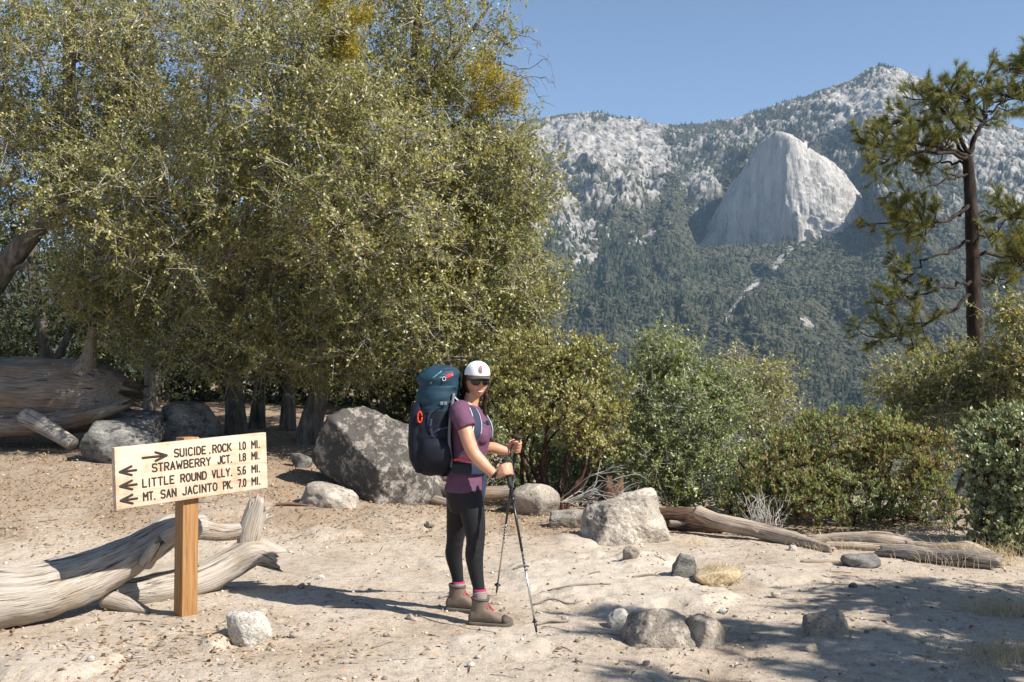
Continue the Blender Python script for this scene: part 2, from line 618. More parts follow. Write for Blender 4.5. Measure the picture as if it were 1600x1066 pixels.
def seg_dist(px, py, line):
    d = np.full(px.shape, 1e9)
    for a, b in zip(line[:-1], line[1:]):
        ab = b - a
        t = np.clip(((px - a[0]) * ab[0] + (py - a[1]) * ab[1]) / (ab @ ab), 0, 1)
        d = np.minimum(d, np.hypot(px - a[0] - t * ab[0], py - a[1] - t * ab[1]))
    return d


def mtn_base(az, Y):
    """height of the mountain side; az = bearing as tan * FPX + 800"""
    ry = np.interp(az, RIDGE[:, 0], RIDGE[:, 1])
    zr = CAM_H + RIDGE_Y * (590 - ry) / FPX
    s = (Y - BASE_Y) / (RIDGE_Y - BASE_Y)
    z = BASE_Z + (zr - BASE_Z) * np.clip(s, 0, 1) ** 1.6
    z = z - np.clip(Y - RIDGE_Y, 0, 1e5) * 0.5
    return z, s


def mtn_z(az, Y):
    z, s = mtn_base(az, Y)
    X = (az - 800) / FPX * Y
    p = np.stack([X, Y, np.zeros_like(X)], -1)
    env = np.clip(s * 3.0, 0, 1) * np.clip((1.03 - s) * 3.2, 0.03, 1)
    # spurs and gullies run down the slope
    q = np.stack([X / 330.0 + 0.3 * perlin(p / 400.0, 3), Y / 900.0, np.zeros_like(X)], -1)
    z = z + env * 95 * fbm(q, 3, seed=5, ridged=True)
    q = np.stack([X / 90.0, Y / 190.0, np.zeros_like(X)], -1)
    z = z + env * 42 * fbm(q + 7, 4, seed=15, ridged=True)
    # open slope below the granite dome
    foot = np.interp(az, [1080, 1160, 1260, 1360], [392, 386, 374, 352])
    cap = CAM_H + 1900 * (590 - foot) / FPX - 0.34 * np.clip(1900 - Y, 0, None) + 0.10 * np.clip(Y - 1900, 0, None) + 12 * fbm(p / 60.0, 3, seed=19)
    k = sstep(1050, 1095, az) * (1 - sstep(1340, 1390, az)) * sstep(1350, 1500, Y) * (1 - sstep(2080, 2180, Y))
    return z - k * np.clip(z - cap, 0, None)


def mtn_masks(az, Y, z):
    X = (az - 800) / FPX * Y
    py = 590 - (z - CAM_H) / Y * FPX
    w = np.full(az.shape, 0.10)
    for (cx, cy, rx, ry, st) in ROCKS_FAR:
        r2 = ((az - cx) / rx) ** 2 + ((py - cy) / ry) ** 2
        w = np.maximum(w, st * np.exp(-0.55 * r2 ** 1.6))
    w = np.maximum(w, 0.31 * sstep(400, 270, py))
    d = seg_dist(az, py, TALUS)
    w = np.maximum(w, 0.95 * np.exp(-(d / (4 + 0.02 * (510 - py))) ** 2))
    p = np.stack([X, Y, z], -1)
    n = 0.5 * fbm(p / 120.0, 3, seed=41) + 0.7 * fbm(p / 26.0, 4, seed=44) + 0.6 * fbm(p / 11.0, 2, seed=47)
    rock = sstep(0.38, 0.58, w + 0.66 * n)
    return rock, py


def build_mountain():
    az = np.concatenate([np.linspace(-400, 770, 50, endpoint=False), np.linspace(770, 1640, 470, endpoint=False), np.linspace(1640, 2000, 40)])
    s = np.concatenate([np.linspace(0, 1, 350, endpoint=False), np.linspace(1, 1.25, 16)])
    A, S = np.meshgrid(az, s)
    A = A.ravel(); Y = BASE_Y + S.ravel() * (RIDGE_Y - BASE_Y)
    z = mtn_z(A, Y)
    rock, py = mtn_masks(A, Y, z)
    X = (A - 800) / FPX * Y
    p = np.stack([X, Y, z], -1)
    jag = fbm(p / np.array([55.0, 80.0, 90.0]), 4, seed=71, ridged=True) * (0.15 + 0.85 * sstep(385, 330, py))
    jag2 = fbm(p / 9.0, 2, seed=75)
    z = z + (rock * (19 * jag + 3 * jag2) + 2.0 * jag2) * np.clip((1.02 - S.ravel()) * 25, 0.18, 1)
    na = len(az); ns = len(s)
    k = np.arange(ns - 1)[:, None] * na; j = np.arange(na - 1)[None, :]
    q = np.stack([k + j, k + j + 1, k + na + j + 1, k + na + j], -1).reshape(-1, 4)
    me = make_mesh('mountain', np.stack([X, Y, z], -1), q, True, MAT['mountain'], attrs={'rock': rock})
    o = add('mountain', me)
    tag(o, 'long forested mountain ridge with pale granite cliffs and a pointed summit', None, None, 'structure')


def dome_shape(dirs, planes, k=14.0):
    """soft intersection of half spaces: radius along each direction"""
    inv = np.zeros(len(dirs))
    for n, d in planes:
        c = np.clip(dirs @ unit(n), 0, None) / d
        inv += c ** k
    return 1.0 / (inv ** (1.0 / k) + 1e-6)


def build_dome():
    v, f = ico(7)
    c = P(1222, 385, 2010.0)                      # a point low inside the rock; sizes below in metres
    wall = ((-0.70, -0.70, 0.10), 80)
    back = [((0.3, 0.85, 0.4), 150), ((0, 0, -1), 120)]
    fin = [wall, ((-0.86, 0.0, 0.51), 137), ((0.64, -0.05, 0.77), 164), ((0.22, -0.94, 0.26), 126), ((0.0, -0.1, 1.0), 224), ((0.9, 0, 0.1), 80)] + back
    shoulder = [((-0.70, -0.70, 0.10), 88), ((0.22, -0.10, 0.97), 176), ((0.72, -0.12, 0.68), 174), ((0.93, -0.12, 0.36), 165), ((0.60, -0.68, 0.42), 152), ((0.22, -0.94, 0.26), 120), ((-1, 0, 0.1), 30), ((0.95, -0.3, -0.1), 185)] + back
    r = np.maximum(dome_shape(v, fin, 34.0), dome_shape(v, shoulder, 30.0))
    p = v * r[:, None]
    w = p + c
    big = fbm(w / 80.0, 3, seed=85)
    cr = fbm(np.stack([w[:, 0] / 26, w[:, 1] / 26, w[:, 2] / 170], -1), 4, seed=81, ridged=True)
    low = 1 - sstep(-10, 85, p[:, 2])
    rib = perlin(np.stack([w[:, 0] / 30, w[:, 1] * 0, w[:, 2] / 300], -1), 88)
    # exfoliation slabs on the sunny shoulder, running down to the right
    e = (w[:, 2] * 0.75 + w[:, 0] * 0.55) / 26 + 1.6 * fbm(w / 45.0, 3, seed=90)
    saw = (e - np.floor(e)) * sstep(-10, 40, p[:, 0])
    d = 6.0 * cr + 8 * big + low * 30 * rib + 9 * saw + 2.5 * fbm(w / 10.0, 3, seed=93, ridged=True)
    p = p + v * d[:, None]
    me = make_mesh('granite_dome', p + c, f, True, MAT['dome'])
    tag(add('granite_dome', me), 'bare pale granite dome rising out of the far forested slope', None, None, 'structure')


def build_far_forest():
    n = 110000
    rg = np.random.default_rng(5)
    az = rg.uniform(640, 1760, n)
    Y = BASE_Y + (RIDGE_Y - BASE_Y + 25) * rg.uniform(0, 1, n) ** 1.2
    z = mtn_z(az, Y)
    rock, py = mtn_masks(az, Y, z)
    X = (az - 800) / FPX * Y
    keep = rg.uniform(0, 1, n) > rock * 0.88 + 0.03
    # off the granite dome
    dc = P(1222, 380, 2010.0)
    keep &= np.hypot((X - dc[0]) / 120, (Y - dc[1]) / 105) > 1.0
    con = fbm(np.stack([X, Y, z], -1) / 260.0, 2, seed=97)
    pc = np.clip(0.02 + 1.0 * con + 0.5 * sstep(1180, 950, az) * sstep(350, 480, py) + 0.35 * sstep(300, 180, py), 0.05, 0.95)
    kind = (rg.uniform(0, 1, n) < pc).astype(float)
    sc = np.where(kind > 0.5, 0.55 + 0.95 * rg.uniform(0, 1, n) ** 1.6, 0.45 + 0.95 * rg.uniform(0, 1, n) ** 1.4)
    sc *= np.where(py < 260, 0.8, 1.0) * np.clip(Y / 1700.0, 0.42, 1.0)
    pts = np.stack([X, Y, z - 1.0], -1)[keep]
    me = bpy.data.meshes.new('far_forest')
    me.vertices.add(len(pts)); me.vertices.foreach_set('co', pts.astype(np.float32).ravel())
    for nm, arr in (('sc', sc[keep]), ('kind', kind[keep]), ('tint', rg.uniform(0, 1, keep.sum())), ('rz', rg.uniform(0, 6.28, keep.sum()))):
        a = me.attributes.new(nm, 'FLOAT', 'POINT'); a.data.foreach_set('value', arr.astype(np.float32))
    me.update()
    o = add('far_forest', me)
    tag(o, 'dark conifers and chaparral covering the far mountain side', 'forest', None, 'stuff')
    ng = bpy.data.node_groups.new('forest_instances', 'GeometryNodeTree')
    ng.interface.new_socket('Geometry', in_out='INPUT', socket_type='NodeSocketGeometry')
    ng.interface.new_socket('Geometry', in_out='OUTPUT', socket_type='NodeSocketGeometry')
    nd, lk = ng.nodes, ng.links
    gi = nd.new('NodeGroupInput'); go = nd.new('NodeGroupOutput')

    def attr(name):
        a = nd.new('GeometryNodeInputNamedAttribute'); a.data_type = 'FLOAT'; a.inputs['Name'].default_value = name
        return a.outputs['Attribute']

    def shaped(mesh_out, amount, scale, seed, stretch):
        tr = nd.new('GeometryNodeTransform'); tr.inputs['Scale'].default_value = stretch
        lk.new(mesh_out, tr.inputs['Geometry'])
        pos = nd.new('GeometryNodeInputPosition')
        nz = nd.new('ShaderNodeTexNoise'); nz.noise_dimensions = '4D'
        nz.inputs['Scale'].default_value = scale; nz.inputs['W'].default_value = seed; nz.inputs['Detail'].default_value = 2.0
        lk.new(pos.outputs[0], nz.inputs['Vector'])
        sub = nd.new('ShaderNodeVectorMath'); sub.operation = 'SUBTRACT'; sub.inputs[1].default_value = (0.5, 0.5, 0.5)
        lk.new(nz.outputs['Color'], sub.inputs[0])
        mu = nd.new('ShaderNodeVectorMath'); mu.operation = 'SCALE'; mu.inputs['Scale'].default_value = amount
        lk.new(sub.outputs[0], mu.inputs[0])
        sp = nd.new('GeometryNodeSetPosition')
        lk.new(tr.outputs[0], sp.inputs['Geometry']); lk.new(mu.outputs[0], sp.inputs['Offset'])
        return sp.outputs[0]
    outs = []
    for kindv in (0, 1):
        var = nd.new('GeometryNodeGeometryToInstance')
        for sd in range(4):
            if kindv == 0:
                g = nd.new('GeometryNodeMeshIcoSphere'); g.inputs['Radius'].default_value = 5.0; g.inputs['Subdivisions'].default_value = 3
                so = shaped(g.outputs['Mesh'], 6.5, 0.30, sd * 3.7 + 1, (1.0, 1.0, 0.85))
            else:
                g = nd.new('GeometryNodeMeshCone'); g.inputs['Vertices'].default_value = 9; g.inputs['Side Segments'].default_value = 6
                g.inputs['Radius Top'].default_value = 0.25; g.inputs['Radius Bottom'].default_value = 3.4; g.inputs['Depth'].default_value = 12.5
                so = shaped(g.outputs['Mesh'], 3.4, 0.45, sd * 2.3 + 4, (1, 1, 1))
            lk.new(so, var.inputs[0])
        sm = nd.new('GeometryNodeSetMaterial'); sm.inputs['Material'].default_value = MAT['far_tree' if kindv == 0 else 'far_conifer']
        lk.new(var.outputs[0], sm.inputs[0])
        cmpn = nd.new('FunctionNodeCompare'); cmpn.data_type = 'FLOAT'; cmpn.operation = 'GREATER_THAN' if kindv else 'LESS_EQUAL'
        lk.new(attr('kind'), cmpn.inputs[0]); cmpn.inputs[1].default_value = 0.5
        m2p = nd.new('GeometryNodeMeshToPoints')
        lk.new(gi.outputs[0], m2p.inputs['Mesh']); lk.new(cmpn.outputs[0], m2p.inputs['Selection'])
        ip = nd.new('GeometryNodeInstanceOnPoints')
        ip.inputs['Pick Instance'].default_value = True
        lk.new(m2p.outputs[0], ip.inputs['Points']); lk.new(sm.outputs[0], ip.inputs['Instance'])
        lk.new(attr('sc'), ip.inputs['Scale'])
        cx = nd.new('ShaderNodeCombineXYZ'); lk.new(attr('rz'), cx.inputs[2])
        lk.new(cx.outputs[0], ip.inputs['Rotation'])
        outs.append(ip.outputs[0])
    jn = nd.new('GeometryNodeJoinGeometry')
    for q in outs: lk.new(q, jn.inputs[0])
    lk.new(jn.outputs[0], go.inputs[0])
    md = o.modifiers.new('forest', 'NODES'); md.node_group = ng


def build_haze():
    v, f = box((0, 1900, 450), (9000, 4600, 1340))
    o = add('haze', make_mesh('haze', v, f, False, MAT['haze']))
    tag(o, 'thin blue haze hanging in the valley air', 'haze', None, 'stuff')

# ================================================================ VEGETATION
def leaf_mat(name, stops, rough=0.45, trans=0.30, spec=0.4):
    m, nd, lk, b = new_mat(name)
    at = N(nd, 'ShaderNodeAttribute', attribute_name='tint')
    rp = ramp(nd, stops)
    lk.new(at.outputs['Fac'], rp.inputs[0])
    lk.new(rp.outputs[0], b.inputs['Base Color'])
    b.inputs['Roughness'].default_value = rough
    b.inputs['Specular IOR Level'].default_value = spec
    tr = N(nd, 'ShaderNodeBsdfTranslucent')
    br = mixc(nd, lk, 1.0, rp.outputs[0], (1.25, 1.2, 0.7), 'MULTIPLY')
    lk.new(br, tr.inputs['Color'])
    mx = N(nd, 'ShaderNodeMixShader', ins={0: trans})
    lk.new(b.outputs[0], mx.inputs[1]); lk.new(tr.outputs[0], mx.inputs[2])
    lk.new(mx.outputs[0], nd['Material Output'].inputs['Surface'])
    MAT[name] = m


def bark_mat(name, dark, mid, light, scale=14.0, stretch=0.22, bump=0.8):
    """bark: noise drawn out along the limb (uv: around, along)"""
    m, nd, lk, b = new_mat(name)
    uv = N(nd, 'ShaderNodeUVMap', uv_map='UVMap')
    geo = N(nd, 'ShaderNodeNewGeometry')
    mp = N(nd, 'ShaderNodeMapping', ins={'Scale': (1, 1, stretch)})
    lk.new(geo.outputs['Position'], mp.inputs[0])
    n1 = N(nd, 'ShaderNodeTexNoise', ins={'Scale': scale, 'Detail': 6.0, 'Roughness': 0.7})
    lk.new(mp.outputs[0], n1.inputs['Vector'])
    rp = ramp(nd, [(0.32, dark), (0.5, mid), (0.70, light)])
    lk.new(n1.outputs[0], rp.inputs[0]); lk.new(rp.outputs[0], b.inputs['Base Color'])
    b.inputs['Roughness'].default_value = 0.9
    b.inputs['Specular IOR Level'].default_value = 0.15
    bp = N(nd, 'ShaderNodeBump', ins={'Strength': bump, 'Distance': 0.02})
    lk.new(n1.outputs[0], bp.inputs['Height']); lk.new(bp.outputs[0], b.inputs['Normal'])
    MAT[name] = m


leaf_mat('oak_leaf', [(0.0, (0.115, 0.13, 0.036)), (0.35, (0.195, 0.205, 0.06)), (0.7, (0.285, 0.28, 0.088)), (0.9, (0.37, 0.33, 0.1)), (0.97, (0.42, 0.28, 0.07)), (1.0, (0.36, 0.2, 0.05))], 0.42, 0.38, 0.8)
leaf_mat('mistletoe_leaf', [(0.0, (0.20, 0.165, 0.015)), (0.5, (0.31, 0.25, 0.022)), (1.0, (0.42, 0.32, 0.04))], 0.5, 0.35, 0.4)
leaf_mat('shade_oak_leaf', [(0.0, (0.045, 0.065, 0.022)), (0.6, (0.080, 0.105, 0.032)), (1.0, (0.14, 0.15, 0.05))], 0.45, 0.25)  # darker copy of the oak leaves, with shade put into their colour
leaf_mat('green_oak_leaf', [(0.0, (0.105, 0.15, 0.046)), (0.5, (0.175, 0.23, 0.074)), (0.85, (0.26, 0.3, 0.1)), (1.0, (0.33, 0.3, 0.11))], 0.42, 0.36, 0.75)
leaf_mat('pale_oak_leaf', [(0.0, (0.145, 0.158, 0.056)), (0.5, (0.23, 0.24, 0.084)), (1.0, (0.36, 0.33, 0.12))], 0.45, 0.36, 0.6)
leaf_mat('manzanita_leaf', [(0.0, (0.165, 0.18, 0.055)), (0.5, (0.265, 0.27, 0.09)), (0.85, (0.36, 0.345, 0.125)), (1.0, (0.38, 0.23, 0.08))], 0.45, 0.32, 0.6)
leaf_mat('mound_leaf', [(0.0, (0.15, 0.19, 0.07)), (0.5, (0.225, 0.272, 0.1)), (0.82, (0.31, 0.34, 0.13)), (0.93, (0.36, 0.19, 0.09)), (1.0, (0.46, 0.2, 0.09))], 0.5, 0.32, 0.5)
leaf_mat('grey_leaf', [(0.0, (0.145, 0.185, 0.088)), (0.5, (0.24, 0.285, 0.145)), (0.92, (0.37, 0.4, 0.23)), (1.0, (0.42, 0.17, 0.08))], 0.4, 0.28, 0.7)
leaf_mat('pine_needle', [(0.0, (0.083, 0.098, 0.024)), (0.5, (0.158, 0.165, 0.038)), (0.85, (0.255, 0.240, 0.060)), (1.0, (0.360, 0.255, 0.090))], 0.5, 0.25, 0.4)
leaf_mat('fir_needle', [(0.0, (0.05, 0.08, 0.020)), (0.6, (0.085, 0.12, 0.03)), (1.0, (0.13, 0.15, 0.04))], 0.5, 0.25, 0.3)
bark_mat('oak_bark', (0.05, 0.042, 0.036), (0.12, 0.105, 0.09), (0.23, 0.205, 0.18))
bark_mat('oak_twig', (0.20, 0.175, 0.155), (0.34, 0.305, 0.275), (0.47, 0.43, 0.39))
bark_mat('red_bark', (0.030, 0.014, 0.011), (0.065, 0.030, 0.022), (0.17, 0.10, 0.08))
bark_mat('pine_bark', (0.012, 0.009, 0.007), (0.032, 0.023, 0.019), (0.075, 0.053, 0.043), 9.0, 0.35)
bark_mat('dead_twig', (0.26, 0.235, 0.21), (0.44, 0.41, 0.37), (0.58, 0.55, 0.50))


def leaf_quads(pos, axis, nrm, ln, wd, tint, fold=0.18):
    """folded diamond leaves: pos = base point, axis = towards the tip"""
    axis = unit(axis)
    side = unit(np.cross(nrm, axis))
    up = np.cross(axis, side)
    n = len(pos); ln = np.broadcast_to(ln, n)[:, None]; wd = np.broadcast_to(wd, n)[:, None]
    mid = pos + axis * ln * 0.48
    v = np.stack([pos, mid + side * wd * 0.5 + up * wd * fold, pos + axis * ln, mid - side * wd * 0.5 + up * wd * fold], 1).reshape(-1, 3)
    k = np.arange(n)[:, None] * 4
    f = np.concatenate([k + np.array([[0, 2, 1]]), k + np.array([[0, 3, 2]])])
    return v, f, np.repeat(tint, 4)


def in_blob(rg, blob, n):
    """points inside an ellipsoid, denser towards its skin"""
    c, r = blob
    d = unit(rg.normal(size=(n, 3)))
    q = rg.uniform(0.25, 1.0, (n, 1)) ** 0.45
    return np.asarray(c) + d * q * np.asarray(r)


def grow(rg, trunks, targets, up_pen=1.6, sag=0.10, step=0.30):
    """connect every target to the skeleton; returns node arrays and limbs"""
    pos = []; par = []; limbs = []; root_r = []
    for tp in trunks:
        path = spline(tp, max(6, int(np.linalg.norm(np.diff(np.asarray(tp), axis=0), axis=1).sum() / step)))
        idx = []
        for k, q in enumerate(path):
            if k == 0 and len(pos):                      # forks start from the nearest existing node
                d = np.linalg.norm(np.asarray(pos) - q, axis=1); j = int(d.argmin())
                if d[j] < 0.6:
                    idx.append(j); continue
            par.append(idx[-1] if idx else -1); pos.append(q); idx.append(len(pos) - 1)
        limbs.append(idx)
    targets = np.asarray(targets)
    base = np.asarray(pos)
    dmin = np.array([np.linalg.norm(base - t, axis=1).min() for t in targets])
    arr = np.zeros((len(pos) + len(targets) * 12, 3)); arr[:len(pos)] = base; cnt = len(pos)
    tips = []
    for ti in np.argsort(dmin):
        t = targets[ti]
        d = t - arr[:cnt]
        dist = np.linalg.norm(d, axis=1)
        cost = dist + up_pen * np.clip(-d[:, 2], 0, None)
        j = int(cost.argmin()); a = arr[j]; L = dist[j]
        m = int(np.clip(L / step, 1, 9)) + 1
        tt = np.linspace(0, 1, m + 1)[1:]
        bend = np.array([rg.normal() * 0.12, rg.normal() * 0.12, sag + rg.normal() * 0.08]) * L
        pts = a + (t - a) * tt[:, None] + bend * (np.sin(tt * math.pi))[:, None] + rg.normal(size=(m, 3)) * 0.02 * min(L, 1.0) * (tt < 1)[:, None]
        idx = [j]
        for q in pts:
            arr[cnt] = q; pos.append(q); par.append(idx[-1]); idx.append(cnt); cnt += 1
        limbs.append(idx); tips.append(idx[-1])
    par = np.array(par)
    load = np.zeros(cnt)
    for t in tips:
        k = t
        while k >= 0:
            load[k] += 1; k = par[k]
    return arr[:cnt], par, limbs, load, tips


def limb_geo(g, arr, limbs, load, r_tip, power, ntrunk, trunk_r, rg, bump=0.0, seg_big=12):
    for li, idx in enumerate(limbs):
        path = arr[idx]
        if len(path) < 2: continue
        if li < ntrunk:
            r0, r1 = trunk_r[li]
            tt = np.linspace(0, 1, len(path))
            rad = r0 + (r1 - r0) * tt ** 0.8
            seg = seg_big
            if li == 0: rad = rad * (1 + 0.35 * np.exp(-tt * 12))
        else:
            rad = r_tip * np.maximum(load[idx], 1) ** power
            rad[0] = min(rad[0], rad[1] * 1.25)
            rad[-1] = r_tip * 0.6
            seg = 4 if rad.max() < 0.02 else (6 if rad.max() < 0.05 else 9)
        if len(path) == 2:
            path = np.stack([path[0], (path[0] + path[1]) / 2, path[1]]); rad = np.array([rad[0], (rad[0] + rad[-1]) / 2, rad[-1]])
        if seg >= 9:
            path2 = spline(path, len(path) * 2); rad2 = np.interp(np.linspace(0, 1, len(path2)), np.linspace(0, 1, len(rad)), rad)
            am = 0.16
            v, f, uv = tube(path2, rad2, seg, dispf=lambda p, a, s: am * np.repeat(rad2, seg) * fbm(p * np.array([5, 5, 2.0]), 3, seed=li))
        else:
            v, f, uv = tube(path, rad, seg, cap=False)
        g.add(v, f, uv)


def woody(name, base, trunks, trunk_r, blobs, label, cat, seed, leaf='oak_leaf', bark='oak_bark', twig='oak_twig', group=None,
          n_leaf=40, leaf_len=0.045, leaf_wid=0.026, twigs=5, twig_len=0.34, r_tip=0.004, power=0.48, up=0.35, upright=0.0, sag=0.10,
          extra=None, tint_pow=1.0, step=0.30, parent_tree=True, twig_r=0.003, bare=0.0):
    """a tree or shrub: trunk(s), limbs grown out to targets in the crown blobs, twigs and leaves"""
    rg = np.random.default_rng(seed)
    root = empty(name, base, label, cat, group)
    b0 = np.asarray(base, float)
    tg = []
    for c, r, n in blobs:
        tg.append(in_blob(rg, (c, r), n))
    tg = np.concatenate(tg)
    ground = np.array([gz0(t[0], t[1]) for t in tg])
    tg = tg[tg[:, 2] > ground + 0.05]
    arr, par, limbs, load, tips = grow(rg, trunks, tg, sag=sag, step=step)
    g = Geo()
    limb_geo(g, arr - b0, limbs, load, r_tip, power, len(trunks), trunk_r, rg)
    g.build('trunk', MAT[bark], root)
    # twigs and leaves
    tips_p = arr[tips]; cen = np.mean([np.asarray(c) for c, r, n in blobs], axis=0)
    prev = arr[par[tips]]
    nt_ = len(tips_p)
    tp = np.repeat(tips_p, twigs, 0) + rg.normal(size=(nt_ * twigs, 3)) * 0.05 * twig_len / 0.34
    grow_d = unit(np.repeat(tips_p - prev, twigs, 0))
    d = unit(rg.normal(size=tp.shape) + 0.5 * grow_d + np.array([0, 0, up]))
    L = twig_len * rg.uniform(0.55, 1.25, len(tp))
    mid = tp + d * L[:, None] * 0.5 + rg.normal(size=tp.shape) * 0.05 * L[:, None]
    end = tp + d * L[:, None] + np.array([0, 0, -0.10]) * L[:, None]
    # three sided twigs, vectorised
    sd = unit(np.cross(d, rg.normal(size=d.shape))); s2 = np.cross(d, sd)
    ring = []
    for k, (q, rr) in enumerate(((tp, twig_r * 1.4), (end, twig_r * 0.5))):
        for a in (0, 2.094, 4.189):
            ring.append(q + (sd * math.cos(a) + s2 * math.sin(a)) * rr)
    tv = np.stack(ring, 1).reshape(-1, 3)
    k = np.arange(len(tp))[:, None] * 6
    fq = []
    for lv in (0,):
        for j in range(3):
            fq.append(k + np.array([[lv + j, lv + (j + 1) % 3, lv + 3 + (j + 1) % 3, lv + 3 + j]]))
    tw = Geo(); tw.add(tv - b0, np.concatenate(fq))
    tw.build('twigs', MAT[twig], root)
    leafy = rg.uniform(0, 1, len(tp)) >= bare
    ntw = int(leafy.sum()); per = max(1, n_leaf // twigs)
    ix = np.repeat(np.where(leafy)[0], per); n = len(ix)
    t = rg.uniform(0.15, 1.05, n) ** 0.8
    p0 = tp[ix] * ((1 - t) ** 2)[:, None] + 2 * mid[ix] * (t * (1 - t))[:, None] + end[ix] * (t ** 2)[:, None]
    p0 += rg.normal(size=(n, 3)) * 0.055 * twig_len
    out = unit(p0 - cen)
    ax = unit(rg.normal(size=(n, 3)) * (1 - upright) + 0.6 * d[ix] + np.array([0, 0, 1.6 * upright]))
    nr = unit(rg.normal(size=(n, 3)) * 0.55 + 0.45 * out + np.array([0, 0, 0.6 * (1 - upright)]) + 0.55 * np.array(to_sun))   # leaves turn to the light
    clump = fbm(p0 * 1.1, 2, seed=seed) * 0.35
    tint = np.clip(rg.uniform(0, 1, n) ** tint_pow * 0.85 + 0.10 + clump, 0, 1)
    tint = np.where(rg.uniform(0, 1, n) < 0.05, rg.uniform(0.85, 1.0, n), np.minimum(tint, 0.93))
    sz = rg.uniform(0.65, 1.3, n)
    v, f, tt = leaf_quads(p0 - b0, ax, nr, leaf_len * sz, leaf_wid * sz, tint)
    cg = Geo(); cg.add(v, f, tint=tt)
    cg.build('crown', MAT[leaf], root, smooth=False)
    if extra: extra(root, b0, rg)
    return root


def Pz(px, Y, dz=0.0):
    """a base point on the ground under a picture column"""
    x = (px - 800) / FPX * Y
    return np.array([x, Y, gz1(x, Y) + dz])


def ball(px, py, Y, wpx, hpx, dep):
    """a crown blob given by its picture centre and half sizes"""
    return (P(px, py, Y), (wpx / FPX * Y, dep, hpx / FPX * Y))


def B(px, py, Y, w, h, dep, n):
    c, r = ball(px, py, Y, w, h, dep)
    return (c, r, n)


def bare_sprays(root, b0, rg):
    """leafless twig ends reaching out past the crown"""
    g = Geo()
    for (x0, y0, x1, y1, bend) in ((780, 80, 838, 62, 14), (790, 100, 852, 92, -12), (800, 130, 862, 128, 10), (770, 50, 826, 76, -10), (800, 118, 840, 150, 12), (785, 70, 820, 44, -6)):
        a = P(x0, y0, 13.3); e = P(x1, y1, 13.2 + rg.normal() * .2)
        p = spline([a, (a + e) / 2 + np.array([0, 0, bend / FPX * 13]), e, e + np.array([.05, 0, -.10])], 14)
        p[1:-1] += rg.normal(size=(12, 3)) * .008
        g.add(*tube(p - b0, np.linspace(.007, .002, 14), 5, cap=False))
        for j in range(6):
            i = rg.integers(3, 13); d = unit(p[i] - p[i - 1] + rg.normal(size=3) * .6) * rg.uniform(.08, .26)
            g.add(*tube(np.stack([p[i], p[i] + d * .5 + rg.normal(size=3) * .015, p[i] + d]) - b0, [.0035, .0028, .0015], 4, cap=False))
    g.build('bare_twigs', MAT['oak_bark'], root)


